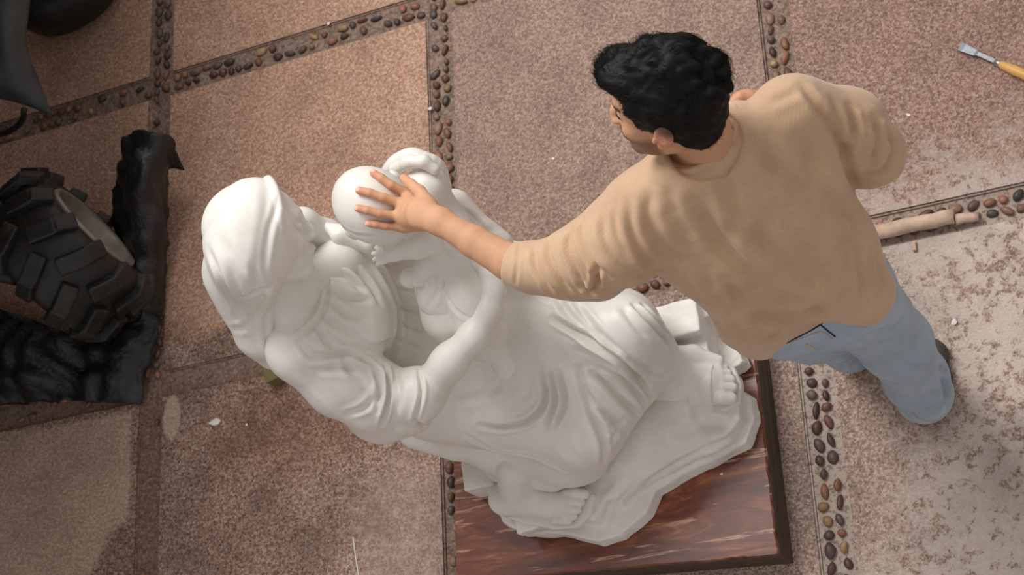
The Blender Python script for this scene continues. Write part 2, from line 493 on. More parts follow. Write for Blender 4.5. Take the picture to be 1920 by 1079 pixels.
def m_mortar():
    t = NT('mortar'); n = t.noise(30, 6, .7); n2 = t.noise(3, 3)
    c = t.ramp(n.outputs[0], [(.3, '#6E5A4E'), (.55, '#8F7A6C'), (.75, '#A8968A')])
    sp = t.n('ShaderNodeSeparateXYZ'); t.l(t.tc, sp.inputs[0])
    k = t.math('MULTIPLY', t.math('MULTIPLY', t.math('SUBTRACT', sp.outputs[0], 2.0), 4., True), t.math('MULTIPLY', t.math('SUBTRACT', -1.0, sp.outputs[1]), 5., True))
    c = t.mix(t.math('MULTIPLY', k, .8), c, '#BDAEA2')
    k2 = t.math('MULTIPLY', t.math('MULTIPLY', t.math('SUBTRACT', 1.1, sp.outputs[0]), 8., True), t.math('MULTIPLY', t.math('SUBTRACT', -1.08, sp.outputs[1]), 8., True))
    c = t.mix(t.math('MULTIPLY', k2, .8), c, '#7A5A4B')
    s1 = t.noise(85, 4, .72); s2 = t.noise(68, 4, .72, dist=.4)
    c = t.mix(t.ramp(s1.outputs[0], [(.40, .4), (.5, 0.)]), c, '#C2A692'); c = t.mix(t.ramp(s2.outputs[0], [(.52, 0.), (.6, .6)]), c, '#54392E')
    t.color(c).set('Roughness', .9); t.bump(t.math('ADD', n.outputs[0], s2.outputs[0]), .8, .006); return t.m
def m_pebble():
    t = NT('river_pebble'); a = t.n('ShaderNodeAttribute', attribute_name='tint')
    n = t.noise(60, 4); t.color(t.mix(.5, a.outputs[0], t.ramp(n.outputs[0], [(.3, .45), (.7, 1.2)]), 'MULTIPLY')).set('Roughness', .5)
    return t.m
def m_skin():
    t = NT('skin'); a = t.n('ShaderNodeAttribute', attribute_name='tint')
    n = t.noise(35, 4); t.color(t.mix(.35, a.outputs[0], t.ramp(n.outputs[0], [(.3, .75), (.7, 1.1)]), 'MULTIPLY')).set('Roughness', .62).set('Specular IOR Level', .3)
    t.set('Subsurface Weight', .12); t.b.inputs['Subsurface Radius'].default_value = (.01, .004, .002); t.set('Subsurface Scale', .6)
    t.bump(t.noise(500, 3).outputs[0], .15, .001); return t.m
def m_knit():
    t = NT('waffle_knit')
    mp = t.mapping((1, 1, 1), (.3, .5, math.radians(38)))
    w = t.n('ShaderNodeTexWave'); t.l(mp, w.inputs[0]); w.inputs['Scale'].default_value = 75; w.inputs['Distortion'].default_value = .6
    w2 = t.n('ShaderNodeTexWave', bands_direction='Y'); t.l(mp, w2.inputs[0]); w2.inputs['Scale'].default_value = 75; w2.inputs['Distortion'].default_value = .6
    hh = t.math('ADD', w.outputs[1], w2.outputs[1]); n = t.noise(12, 4)
    c = t.ramp(n.outputs[0], [(.3, '#C4A181'), (.7, '#D1B08E')])
    c = t.mix(t.math('MULTIPLY', hh, .07), c, '#8F6F52')
    t.color(c).set('Roughness', .95).set('Sheen Weight', .3); t.bump(hh, .14, .001); return t.m
def m_denim():
    t = NT('light_denim'); n = t.noise(7, 5, .6); f = t.noise(400, 2)
    c = t.ramp(n.outputs[0], [(.3, '#9AA7B5'), (.55, '#ABB8C5'), (.8, '#C0CAD3')])
    c = t.mix(t.ramp(f.outputs[0], [(.35, .25), (.65, 0.)]), c, '#73879A')
    t.color(c).set('Roughness', .9); t.bump(f.outputs[0], .3, .001); return t.m
def simple(name, col, rough=.6, metal=0., ns=40, var=.25, bump=.3, bd=.002, spec=.5):
    t = NT(name); n = t.noise(ns, 5)
    t.color(t.mix(var, col, t.ramp(n.outputs[0], [(.3, .3), (.7, 1.3)]), 'MULTIPLY')).set('Roughness', rough).set('Metallic', metal).set('Specular IOR Level', spec)
    if bump: t.bump(n.outputs[0], bump, bd)
    return t.m
def m_rubber():
    t = NT('muddy_rubber'); n = t.noise(14, 6, .7); c = t.ramp(n.outputs[0], [(.4, '#151412'), (.6, '#26231F'), (.8, '#51483E')])
    t.color(c).set('Roughness', .5); t.bump(t.noise(60, 4).outputs[0], .5, .003); return t.m
def m_plastic():
    t = NT('black_plastic_sheet'); n = t.noise(9, 5, .6); n2 = t.noise(30, 5, .6, dist=1.)
    t.color(t.ramp(n.outputs[0], [(.35, '#171717'), (.6, '#262626'), (.8, '#474645')])).set('Roughness', .38)
    t.bump(n2.outputs[0], .6, .01); return t.m

M = dict(marble=m_marble(), rock=m_rock(), chip=m_chip(), red=m_redmarble(), side=m_sidestone(), floor=m_floor(), mortar=m_mortar(),
         pebble=m_pebble(), skin=m_skin(), knit=m_knit(), denim=m_denim(), rubber=m_rubber(), plastic=m_plastic(),
         hair=simple('black_hair', '#080707', .62, ns=120, var=.4, spec=.22, bump=0), sole=simple('shoe_dark', '#4A423F', .7),
         wood=simple('chisel_handle_wood', '#D9A55E', .5, ns=25, var=.3), steel=simple('blade_steel', '#7C8084', .35, .9, 30, .5),
         ferrule=simple('ferrule_metal', '#C9C6C0', .3, .9), rim=simple('dusty_rim', '#978E82', .45, .3, 20, .4),
         stick=simple('plaster_coated_stick', '#CDAF99', .85, ns=30, var=.35, bump=.6, bd=.004),
         olive=simple('weathered_wood', '#7A6A45', .8, ns=20), stitch=simple('stitching', '#D8B98A', .8),
         navy=simple('dark_seam', '#2B3648', .9), rivet=simple('rivet', '#9A8F80', .4, .8), lens=simple('lash_black', '#17110F', .6),
         eye=simple('eye_white', '#E8E0DA', .2, bump=0), grey=simple('grey_panel', '#3A3E40', .55, ns=12, var=.6))
# ================================================================== the ground
T = 1.15; HW = .044
def ground():
    m = MB()
    m.box((1.6, -1.2, -.06), (9, 9, .048))
    fl = m.build('floor', M['mortar'], sm=False)
    bm = bmesh.new(); bm.from_mesh(fl.data)
    fl.data.materials.append(M['floor'])
    for i in range(-6, 8):
        for j in range(-6, 7):
            x0, x1 = i * T + HW, (i + 1) * T - HW; y0, y1 = -(j + 1) * T + HW, -j * T - HW
            dz = RNG.uniform(-.0015, .0015); jx = RNG.uniform(-.004, .004, 8)
            vs = [bm.verts.new(p) for p in ((x0 + jx[0], y0 + jx[1], dz), (x1 + jx[2], y0 + jx[3], dz), (x1 + jx[4], y1 + jx[5], dz), (x0 + jx[6], y1 + jx[7], dz))]
            lo = [bm.verts.new((v.co.x, v.co.y, -.03)) for v in vs]
            fs = [bm.faces.new(vs)] + [bm.faces.new((vs[a], lo[a], lo[(a + 1) % 4], vs[(a + 1) % 4])) for a in range(4)]
            for f in fs: f.material_index = 1
            bmesh.ops.bevel(bm, geom=list(fs[0].edges), offset=.006, segments=2, affect='EDGES')
    bmesh.ops.recalc_face_normals(bm, faces=bm.faces[:])
    bm.to_mesh(fl.data); bm.free()
    tag(fl, kind='structure')
ground()
PC = [srgb(c)[:3] for c in ('#6B3F33', '#4A3A38', '#7B5546', '#8C5A3C', '#3A3536', '#A4694A', '#5C4B45', '#93705C', '#59342E', '#B08A5E')]
def pebbles(name, p0, p1, prob=.93):
    p0 = np.array(p0, float); p1 = np.array(p1, float); L = np.linalg.norm(p1 - p0); d = (p1 - p0) / L; q = np.array([-d[1], d[0]])
    bm = bmesh.new(); bmesh.ops.create_icosphere(bm, subdivisions=2, radius=1); bm.verts.ensure_lookup_table()
    V0 = np.array([v.co[:] for v in bm.verts]); F0 = np.array([[v.index for v in f.verts] for f in bm.faces]); bm.free()
    V, F, C = [], [], []
    for row in (-1, 1):
        s = RNG.uniform(0, .02)
        while s < L:
            l = RNG.uniform(.012, .026); w = RNG.uniform(.008, .016); a = RNG.normal(0, .3)
            if RNG.random() < prob:
                c = p0 + d * (s + l) + q * (row * .019 + RNG.normal(0, .0025))
                P = V0 * [l * RNG.uniform(.8, 1.), w, .011] * (1 + .1 * np.sin(V0[:, [1, 2, 0]] * 3 + RNG.uniform(0, 6)))
                ca, sa = math.cos(a), math.sin(a)
                P = np.stack([P[:, 0] * ca - P[:, 1] * sa, P[:, 0] * sa + P[:, 1] * ca, P[:, 2]], 1)
                Wd = np.stack([c[0] + P[:, 0] * d[0] + P[:, 1] * q[0], c[1] + P[:, 0] * d[1] + P[:, 1] * q[1], P[:, 2] - .006 + RNG.uniform(-.003, .003)], 1)
                F.append(F0 + sum(map(len, V))); V.append(Wd)
                k = PC[RNG.integers(len(PC))]; C.append(np.tile((np.array(k) * .65 + np.array((.13, .085, .065)) * .35) * RNG.uniform(.7, 1.35), (len(V0), 1)))
            s += 2 * l + RNG.uniform(.001, .007)
    me = to_mesh(name, np.concatenate(V), np.concatenate(F)); colattr(me, np.concatenate(C))
    tag(link(name, me, M['pebble']), kind='structure')
k = 1
for i in range(-1, 4):
    for y0, y1 in ((-HW, 1.2), (-T + .02, -HW), (-3.2, -T - .02)):
        pr = {(-1): .5, 0: .7 if y0 > -2 else .12, 1: .9 if y0 > -2 else .6, 2: .6 if y1 > -HW - .1 or y0 > -2 else .98}.get(i, .9)
        pebbles('trim_%d' % k, (i * T, y0), (i * T, y1), pr); k += 1
for j in range(0, 2):
    for i in range(-2, 5):
        pr = (.7 if i <= 0 else .9) if j == 0 else (.35 if i < 0 else .05 if i == 0 else .97)
        pebbles('trim_%d' % k, (i * T + HW, -j * T), ((i + 1) * T - HW, -j * T), pr); k += 1

# ================================================================== plinth
PZ = .12
def plinth():
    root = empty('plinth', (1.66, -1.68, 0))
    tag(root, 'low square plinth of red-brown veined marble with dark sides under the white statue', 'plinth')
    c = [W(1452, 1033, PZ), W(1408, 650, PZ), W(1395, 560, PZ)]
    TL = W(846, 700, PZ); TR = W(1404, 572, PZ); BR = W(1459, 1041, PZ); BL = W(855, 1092, PZ)
    TL = np.array([W(852, 860, PZ)[0], TL[1] + .0, PZ]); TL[1] = W(1238, 588, PZ)[1] - .0 + (W(1238, 588, PZ)[0] - TL[0]) * .02
    poly = [TL, TR, BR, BL]
    # rough-sawn outline with small nicks
    P = []
    for a, b in zip(poly, poly[1:] + poly[:1]):
        n = 60; nn = unit(np.array([-(b - a)[1], (b - a)[0], 0]))
        for i in range(n):
            t = i / n; P.append(a + (b - a) * t + nn * (RNG.normal(0, .0009) + .0015 * math.sin(t * 37) * math.sin(t * 11)))
    P = np.array(P)
    m = MB(); n = len(P); cc = P.mean(0)
    for z, s in ((PZ, -.004), (PZ - .004, 0), (PZ - .012, .0005)):
        for p in P:
            d = unit((p - cc) * [1, 1, 0]); m.v.append((p[0] + d[0] * s, p[1] + d[1] * s, z))
    for r in range(2):
        for i in range(n): m.f.append((r * n + i, (r + 1) * n + i, (r + 1) * n + (i + 1) % n, r * n + (i + 1) % n))
    m.f.append(tuple(range(n)))
    i0 = len(m.v)
    m.f.append(tuple(range(2 * n, 3 * n))[::-1])
    m.build('marble_top', M['red'], root, sm=False)
    m = MB(); cnr = [np.array([p[0], p[1], 0]) for p in poly]
    ins = [c_ + unit((c_ - np.array([cc[0], cc[1], 0]))) * -.001 for c_ in cnr]
    lo = [c_ + unit((c_ - np.array([cc[0], cc[1], 0]))) * .006 for c_ in cnr]
    nz = 14
    for a in range(4):
        A, B = ins[a], ins[(a + 1) % 4]; C_, D = lo[a], lo[(a + 1) % 4]
        i0 = len(m.v)
        for u in range(41):
            for w in range(nz + 1):
                t = u / 40; z = (PZ - .0122) * w / nz
                p = (A + (B - A) * t) * (w / nz) + (C_ + (D - C_) * t) * (1 - w / nz)
                nn = unit(np.array([-(B - A)[1], (B - A)[0], 0]))
                k_ = .0018 * math.sin(z * 260 + 1) * math.sin(z * 90) * (0 < u < 40)
                m.v.append((p[0] - nn[0] * k_, p[1] - nn[1] * k_, z))
        for u in range(40):
            for w in range(nz):
                q = i0 + u * (nz + 1) + w; m.f.append((q, q + nz + 1, q + nz + 2, q + 1))
    m.quad(*[(p[0], p[1], 0.0) for p in lo]); m.quad(*[(p[0], p[1], PZ - .0125) for p in ins])
    m.build('side_block', M['side'], root, sm=False)
plinth()

# ================================================================== shared figure builders
def basis(g, u):
    g = unit(g); u = np.array(u, float); u = unit(u - g * (u @ g)); l = np.cross(u, g)
    return np.array([g, l, u])        # rows: forward, left, up
def add_head(b, c, B, s=1., ears=True, baby=False, k=.018):
    """cranium, brow, cheeks, nose, lips, chin, eye sockets, ears, in the head's own axes"""
    c = np.array(c)
    def L(f, l, u): return c + s * (B[0] * f + B[1] * l + B[2] * u)
    if baby:
        b.ell(L(-.005, 0, .02), (.098 * s, .082 * s, .083 * s), B, k)
        b.ell(L(.045, 0, -.035), (.045 * s, .055 * s, .045 * s), B, .03)
        for y in (-1, 1): b.ell(L(.055, .03 * y, -.045), (.028 * s,) * 3, B, .02)
        b.cone(L(.092, 0, -.018), L(.1, 0, -.034), .007 * s, .010 * s, .012); b.ell(L(.08, 0, -.075), (.017 * s,) * 3, B, .02)
        b.cone(L(.09, -.012, -.054), L(.09, .012, -.054), .007 * s, None, .006)
        for y in (-1, 1):
            b.cone(L(.092, .022 * y, -.008), L(.085, .038 * y, -.010), .007 * s, None, .012, '-')
            b.ell(L(-.005, .083 * y, -.02), (.018 * s, .008 * s, .026 * s), B, .006)
        return L
    b.ell(L(-.012, 0, .03), (.098 * s, .077 * s, .092 * s), B, k)
    b.ell(L(.03, 0, .02), (.068 * s, .066 * s, .07 * s), B, .02)
    b.ell(L(.028, 0, -.05), (.06 * s, .054 * s, .062 * s), B, .03)
    b.cone(L(-.01, .048, -.06), L(.066, .014, -.102), .02 * s, .017 * s, .025); b.cone(L(-.01, -.048, -.06), L(.066, -.014, -.102), .02 * s, .017 * s, .025)
    b.ell(L(.074, 0, -.1), (.02 * s, .022 * s, .018 * s), B, .02)
    b.ell(L(.06, 0, -.052), (.037 * s, .036 * s, .04 * s), B, .02)
    b.cone(L(.084, .032, .026), L(.092, .008, .024), .009 * s, None, .014); b.cone(L(.084, -.032, .026), L(.092, -.008, .024), .009 * s, None, .014)
    for y in (-1, 1):
        b.ell(L(.06, .04 * y, -.03), (.025 * s, .022 * s, .022 * s), B, .02)
        b.ell(L(.1, .032 * y, .002), (.016 * s, .02 * s, .012 * s), B, .014, '-')
        b.ell(L(.078, .031 * y, .001), (.0148 * s,) * 3, B, .003)
    b.chain([(L(.094, 0, .012), .0075 * s), (L(.108, 0, -.022), .008 * s), (L(.1135, 0, -.033), .0082 * s)], .016)
    for y in (-1, 1): b.ell(L(.104, .013 * y, -.037), (.011 * s, .008 * s, .007 * s), B, .010)
    b.cone(L(.094, .019, -.066), L(.1, .004, -.063), .0055 * s, .007 * s, .010); b.cone(L(.094, -.019, -.066), L(.1, -.004, -.063), .0055 * s, .007 * s, .010)
    b.cone(L(.09, -.013, -.076), L(.09, .013, -.076), .0085 * s, None, .010)
    if ears:
        for y in (-1, 1):
            b.ell(L(-.008, .080 * y, -.012), (.018 * s, .008 * s, .029 * s), B, .006)
            b.ell(L(-.013, .086 * y, -.003), (.018 * s, .009 * s, .026 * s), B, .004)
            b.ell(L(-.006, .096 * y, -.007), (.010 * s, .0085 * s, .015 * s), B, .003, '-'); b.ell(L(.008, .088 * y, -.014), (.004 * s, .006 * s, .007 * s), B, .003)
            b.ell(L(-.002, .08 * y, -.036), (.010 * s, .006 * s, .011 * s), B, .005)
    return L
def finger(b, pts, r0, r1, k=.004):
    n = len(pts) - 1
    for i in range(n):
        ra = r0 + (r1 - r0) * i / n; rb = r0 + (r1 - r0) * (i + 1) / n
        b.cone(pts[i], pts[i + 1], ra, rb, k if i else .01)

# ================================================================== statue
ST = empty('statue', tuple(W(1120, 820, PZ)))
tag(ST, 'white marble statue of a seated veiled mother leaning over the child in her arms', 'statue')
def px(pts, z): return [W(x, y, z) for x, y in pts]

def statue_base():
    b = Blob(.0045)
    O1 = px([(888, 868), (894, 922), (935, 938), (944, 985), (985, 1006), (1060, 1008), (1130, 1024), (1170, 1012), (1222, 968), (1240, 928), (1292, 896),
             (1350, 868), (1408, 838), (1424, 790), (1416, 746), (1378, 722), (1352, 640), (1330, 600), (1240, 604), (1100, 560), (880, 640), (840, 780)], PZ + .02)
    b.prism(O1, PZ - .0, PZ + .05, .003, .003, slope=.12)
    O2 = px([(905, 870), (945, 905), (960, 950), (1000, 972), (1060, 980), (1118, 984), (1140, 945), (1165, 950), (1186, 925), (1240, 882), (1310, 850), (1368, 822), (1394, 788),
             (1392, 745), (1350, 690), (1330, 610), (1240, 612), (1100, 580), (900, 660), (860, 780)], PZ + .10)
    b.prism(O2, PZ + .02, PZ + .105, .004, .004, slope=.12)
    # the swell of ground between the feet
    b.ell(W(1240, 800, .17), (.16, .14, .11), None, .02); b.ell(W(1330, 790, .18), (.08, .1, .065), None, .03)
    b.cone(W(1180, 860, .2), W(1290, 740, .24), .07, .06, .05)
    b.ell(W(1330, 735, .2), (.1, .065, .055), None, .015)
    b.box(W(1040, 945, .205), (.125, .055, .02), basis((1, .18, 0), (0, 0, 1)), .006, .008)
    b.cone(W(1130, 950, .16), W(1150, 985, .15), .03, .02, .02)
    # seat hidden by the dress
    sx = px([(880, 640), (1180, 600), (1200, 680), (1060, 800), (900, 800)], .3)
    b.prism(sx, PZ, .55, .03, .05)
    # square steps at the back corner
    Bx = basis((1, .06, 0), (0, 0, 1))
    b.box(W(1283, 625, .2), (.085, .05, .12), Bx, .006, .004)
    b.box(W(1302, 672, .17), (.075, .05, .1), Bx, .006, .012)
    b.box(W(911, 892, .17), (.05, .05, .055), Bx, .006, .004)
    b.cut((1.6, -1.6, PZ + .0005), (0, 0, -1))
    b.noise = [(.0022, 42), (.0009, 110)]
    me = b.mesh('rock_base')
    carve(me, [([(1190, 900), (1150, 940), (1135, 985)], .007, .012), ([(1300, 740), (1320, 790), (1370, 800)], .01, .016),
               ([(1270, 820), (1310, 800), (1345, 800)], .006, .014), ([(1210, 905), (1290, 858), (1395, 808)], .006, .01)])
    link('rock_base', me, M['rock'], ST)
statue_base()

# ---- mother: body
HG, HU = (.814, .34, -.47), (.066, .697, .714)
HB = basis(HG, HU); HC = np.array((1.361, -1.389, 1.372))
def mother_body():
    b = Blob(.0034)
    L = add_head(b, HC, HB, 1.12, ears=False, k=.03)
    neck = W(545, 545, 1.16)
    b.cone(L(-.03, 0, -.06), neck, .054, .06, .014)
    b.cone(neck, W(590, 560, 1.05), .058, .058, .05)
    shR, shL = W(562, 655, 1.11), W(640, 492, 1.06)
    b.cone(neck, shR, .046, .05, .05); b.cone(neck, shL, .046, .05, .05)
    b.cone(shR, W(690, 620, .78), .05, .08, .06); b.cone(shL, W(690, 620, .78), .05, .08, .06)
    # right arm
    el, wr = W(752, 775, .86), W(926, 545, .99)
    mid = W(850, 676, .93)
    b.cone(shR, el, .065, .052, .03)
    b.chain([(el, .051), (W(800, 733, .895), .049), (W(843, 679, .93), .042), (W(892, 627, .96), .034), (W(919, 582, .98), .028), (W(926, 547, .99), .026)], .03)
    # hand closing under the child's thigh
    ha = W(921, 512, 1.0)
    b.chain([(wr, .026), (ha, .032)], .02, flat=((.3, .2, .9), .75))
    for i, o in enumerate((-14, -5, 4, 12)):
        finger(b, [W(908 + o, 500, 1.01), W(896 + o, 478, 1.02), W(880 + o, 468, 1.0)], .011, .009)
    # left arm and hand around the child's back
    finger(b, [W(742, 316, 1.16), W(765, 304, 1.19), W(795, 303, 1.19), W(815, 318, 1.17)], .018, .014, .01)
    b.chain([(shL, .05), (W(700, 475, .93), .05), (W(800, 400, .98), .045), (W(800, 340, 1.08), .04)], .03)
    # feet in sandals
    # left foot (upper in the picture)
    b.cone(W(1225, 690, .42), W(1262, 712, .30), .055, .045, .03)
    b.cone(W(1245, 720, .285), W(1325, 722, .262), .052, .058, .03, flat=((0, 0, 1), .72))
    b.cone(W(1270, 715, .30), W(1325, 712, .275), .04, .036, .03)
    b.chain([(W(1255, 668, .33), .03), (W(1300, 664, .30), .022), (W(1348, 676, .275), .014)], .02)
    for (x, y, r, dx) in ((1354, 747, .0175, 17), (1356, 726, .0125, 19), (1354, 711, .0115, 18), (1351, 699, .011, 15), (1347, 689, .010, 12)):
        finger(b, [W(x - 16, y, .268), W(x, y, .276), W(x + dx, y + 1, .262)], r * 1.0, r, .0008)
    # right foot
    b.cone(W(970, 880, .36), W(968, 925, .29), .06, .048, .03)
    b.ell(W(950, 935, .25), (.055, .05, .04), None, .03)
    b.cone(W(965, 935, .265), W(1055, 948, .25), .045, .043, .03, flat=((0, 0, 1), .8))
    for (x, y, r, dx) in ((1078, 925, .014, 15), (1072, 941, .0115, 14), (1067, 955, .011, 13), (1061, 967, .0105, 12), (1053, 977, .010, 11)):
        finger(b, [W(x - 14, y, .262), W(x, y, .268), W(x + dx + 3, y + 2, .254)], r * 1.1, r * 1.05, .0008)
    me = b.mesh('woman_figure')
    carve(me, [([(548, 424), (558, 430), (566, 440)], .0025, .004), ([(515, 500), (545, 515), (580, 505)], .003, .008)], ridge=.3)
    o = link('woman_figure', me, M['marble'], ST)
    # sandals
    for nm, sole, strap in (('a', [(1232, 716), (1250, 755), (1300, 768), (1360, 772), (1388, 756), (1391, 722), (1378, 690), (1350, 676), (1290, 680), (1245, 688)],
                             [((1300, 690), (1345, 760))]), ('b', [(915, 935), (935, 965), (980, 982), (1040, 994), (1085, 990), (1110, 965), (1116, 930), (1102, 912), (1060, 915), (980, 900), (930, 905)], [])):
        s = Blob(.0038); P = [W(x, y, .235) for x, y in sole]
        if nm == 'a':
            e_ = unit(W(1345, 722, .26) - W(1285, 721, .27)); s.cone(W(1285, 721, .276), W(1345, 722, .264), .060, .063, .01, flat=((0, 0, 1), .76)); s.cut(W(1297, 721, .27), -e_); s.cut(W(1340, 722, .27), e_)
        else:
            s.ell(W(1020, 945, .235), (.03, .03, .008), None, .01)
        s.prism(P, .215, .24, .006, .0)
        ms = s.mesh('sandal'); link('sandal', ms, M['marble'], o)
    return o
WF = mother_body()

# ---- mother: veil
def veil():
    b = Blob(.0036)
    def L(f, l, u): return HC + 1.12 * (HB[0] * f + HB[1] * l + HB[2] * u)
    b.ell(L(.008, 0, .026), (.101, .100, .112), HB, .02)
    b.ell(L(-.028, -.01, -.01), (.076, .09, .112), HB, .04)
    b.cut(L(.056, 0, .0), HB[0] * 1. - HB[2] * .12, L(.12, 0, -.02), .2)
    # the fall of cloth down her back
    b.chain([(L(-.03, -.02, -.02), .088), (W(468, 560, 1.2), .062), (W(487, 622, 1.12), .054), (W(508, 668, 1.05), .035)], .05)
    b.chain([(L(-.012, -.01, .0), .096), (W(452, 505, 1.26), .082), (W(468, 565, 1.19), .06)], .05)
    b.chain([(L(-.045, -.05, -.03), .065), (W(478, 565, 1.2), .05), (W(497, 640, 1.13), .032)], .04)
    b.chain([(L(-.03, .06, -.04), .06), (W(568, 420, 1.16), .036), (W(612, 440, 1.09), .034), (W(652, 456, 1.06), .026)], .03)
    # rolled front edge
    edge = [L(.025, .08, -.07), L(.050, .083, .02), L(.056, .055, .086), L(.060, 0, .108), L(.058, -.055, .088), L(.044, -.085, .03), L(.008, -.088, -.04), L(-.02, -.078, -.1)]
    for p, q in zip(*(lambda e: (e[:-1], e[1:]))(spline(edge, .012))): b.cone(p, q, .0095, None, .0035)
    me = b.mesh('headscarf'); smooth(me, 3)
    carve(me, [([(512, 345), (520, 380), (506, 430), (498, 490), (500, 530)], .004, .007),
               ([(500, 345), (500, 400), (490, 470), (478, 540), (462, 590)], .003, .012),
               ([(392, 470), (430, 555), (462, 600), (487, 640)], .006, .010), ([(418, 450), (455, 520), (480, 560)], .004, .012),
               ([(440, 620), (470, 605), (498, 560)], .005, .009), ([(455, 560), (490, 545), (505, 535)], .005, .008),
               ([(430, 500), (450, 560), (445, 600)], .004, .010), ([(497, 590), (500, 640), (520, 690)], .006, .007),
               ([(470, 500), (485, 530), (495, 560)], .004, .008)])
    ripple(me, .0012, 28)
    link('headscarf', me, M['marble'], WF)
veil()

# ---- mother: dress
def dress():
    b = Blob(.0037)
    shR, shL = W(562, 655, 1.10), W(642, 494, 1.06)
    ch = W(655, 575, .98)
    b.cone(shR, ch, .075, .1, .05); b.cone(shL, ch, .058, .1, .05)
    b.cone(W(600, 590, 1.0), W(720, 610, .80), .115, .13, .05)
    b.cone(W(622, 508, 1.06), W(612, 585, 1.07), .058, .066, .04); b.cone(W(612, 585, 1.07), W(580, 640, 1.08), .06, .06, .04)
    b.ell(W(665, 625, .985), (.078,) * 3, None, .05); b.ell(W(672, 530, .965), (.075,) * 3, None, .05)
    b.cone(W(700, 610, .80), W(790, 660, .64), .12, .17, .05)
    b.cone(W(560, 560, 1.02), W(700, 650, .62), .10, .15, .06)
    # right sleeve, gathered, and its turned cuff
    el = W(752, 775, .86)
    b.chain([(shR, .082), (W(640, 712, .99), .092), (W(700, 742, .92), .09), (W(724, 750, .89), .082)], .03)
    b.ell(W(700, 775, .86), (.07, .07, .06), None, .04)
    b.cone(W(733, 748, .885), W(778, 742, .90), .074, .073, .008)
    b.cone(W(775, 742, .90), W(784, 740, .905), .071, .071, .004)
    b.cone(W(720, 790, .83), W(770, 775, .85), .06, .055, .02)
    # lap and legs under the skirt
    b.cone(W(800, 690, .64), W(860, 600, .60), .17, .16, .06)
    b.cone(W(850, 570, .63), W(1165, 626, .60), .145, .097, .06)
    b.cone(W(950, 545, .50), W(1165, 618, .46), .14, .11, .06)
    b.cone(W(830, 735, .60), W(1085, 800, .47), .135, .105, .05)
    b.cone(W(900, 640, .60), W(1120, 715, .50), .13, .11, .06)
    b.cone(W(1165, 626, .60), W(1216, 672, .40), .097, .076, .04)
    b.cone(W(1085, 800, .47), W(1075, 850, .36), .105, .09, .04)
    b.cone(W(1205, 680, .45), W(1100, 810, .42), .085, .085, .06)
    b.cone(W(1180, 690, .35), W(1085, 830, .33), .085, .085, .06)
    b.cone(W(1040, 840, .38), W(930, 830, .36), .09, .07, .05)
    b.cone(W(830, 735, .52), W(930, 835, .34), .12, .07, .06)
    b.cone(W(780, 810, .44), W(850, 830, .40), .05, .05, .05)
    b.cone(W(1000, 880, .30), W(940, 880, .29), .05, .04, .04); b.cone(W(955, 862, .345), W(1035, 898, .32), .05, .035, .03)
    b.cone(W(1100, 870, .31), W(1020, 885, .30), .04, .04, .03)
    # child's weight presses a hollow in the lap
    b.cone(W(700, 500, .85), W(790, 520, .72), .10, .10, .05); b.cone(W(740, 560, .80), W(830, 600, .66), .10, .12, .05)
    me = b.mesh('dress')
    f = []
    G = lambda pts, d=.008, w=.010: f.append((pts, d, w))
    # skirt
    G([(1036, 598), (1080, 622), (1127, 653), (1167, 681), (1199, 713), (1226, 756)], .014, .0075)
    G([(1044, 558), (1068, 590), (1096, 618), (1120, 636)], .007, .009); G([(1080, 574), (1112, 614), (1143, 645), (1165, 665)], .006, .009)
    G([(1187, 572), (1222, 610), (1262, 653)], .009, .006); G([(1205, 572), (1240, 614), (1266, 642)], .008, .006); G([(1165, 575), (1190, 610), (1215, 635)], .004, .009)
    G([(1171, 669), (1203, 685), (1238, 705), (1262, 697)], .005, .008)
    G([(1112, 701), (1139, 724), (1171, 756), (1203, 784)], .013, .0085); G([(1127, 689), (1167, 709), (1199, 744), (1211, 772)], .009, .007)
    G([(1100, 732), (1120, 764), (1151, 790), (1175, 815)], .010, .009); G([(1085, 690), (1098, 740), (1112, 780), (1131, 827), (1133, 867)], .010, .009)
    G([(1013, 695), (1023, 732), (1017, 764), (989, 790), (945, 802), (900, 798)], .011, .007)
    G([(1029, 695), (1040, 740), (1036, 772), (1022, 806)], .009, .0065); G([(1046, 695), (1059, 740), (1056, 770), (1038, 803)], .009, .0065)
    G([(858, 752), (898, 744), (938, 724)], .005, .010); G([(985, 700), (992, 730), (975, 752)], .003, .010)
    G([(779, 790), (831, 823), (890, 851), (953, 867), (1010, 888)], .008, .007); G([(870, 815), (930, 845), (1000, 858), (1060, 885)], .005, .008)
    G([(965, 480), (1010, 540), (1040, 560)], .004, .010); G([(1150, 800), (1165, 790), (1140, 840)], .003, .01)
    G([(1075, 780), (1060, 830), (1085, 870)], .004, .014); G([(1180, 690), (1130, 660), (1070, 640)], -.004, .012)
    # bodice
    G([(606, 496), (617, 535), (610, 580), (590, 612), (560, 640)], .004, .005); G([(596, 500), (606, 540), (600, 578), (580, 605), (552, 628)], -.0035, .006)
    G([(690, 470), (722, 520), (742, 570), (745, 620), (732, 665), (712, 690)], .012, .010)
    for q in ([(610, 540), (650, 560), (690, 565)], [(612, 560), (650, 590), (690, 600)], [(600, 585), (640, 615), (690, 640)], [(590, 610), (620, 650), (660, 665)],
              [(610, 510), (650, 520), (680, 545)], [(660, 500), (690, 530), (715, 570)], [(660, 640), (700, 650), (735, 640)], [(580, 640), (600, 665), (640, 670)]): G(q, .0055, .008)
    for y in (540, 575, 605, 640): G([(742, y), (768, y + 6), (800, y + 20)], .004, .006)
    # sleeve
    G([(565, 640), (590, 670), (625, 665), (660, 665)], .009, .009); G([(600, 690), (640, 690), (690, 700), (706, 715)], .007, .010)
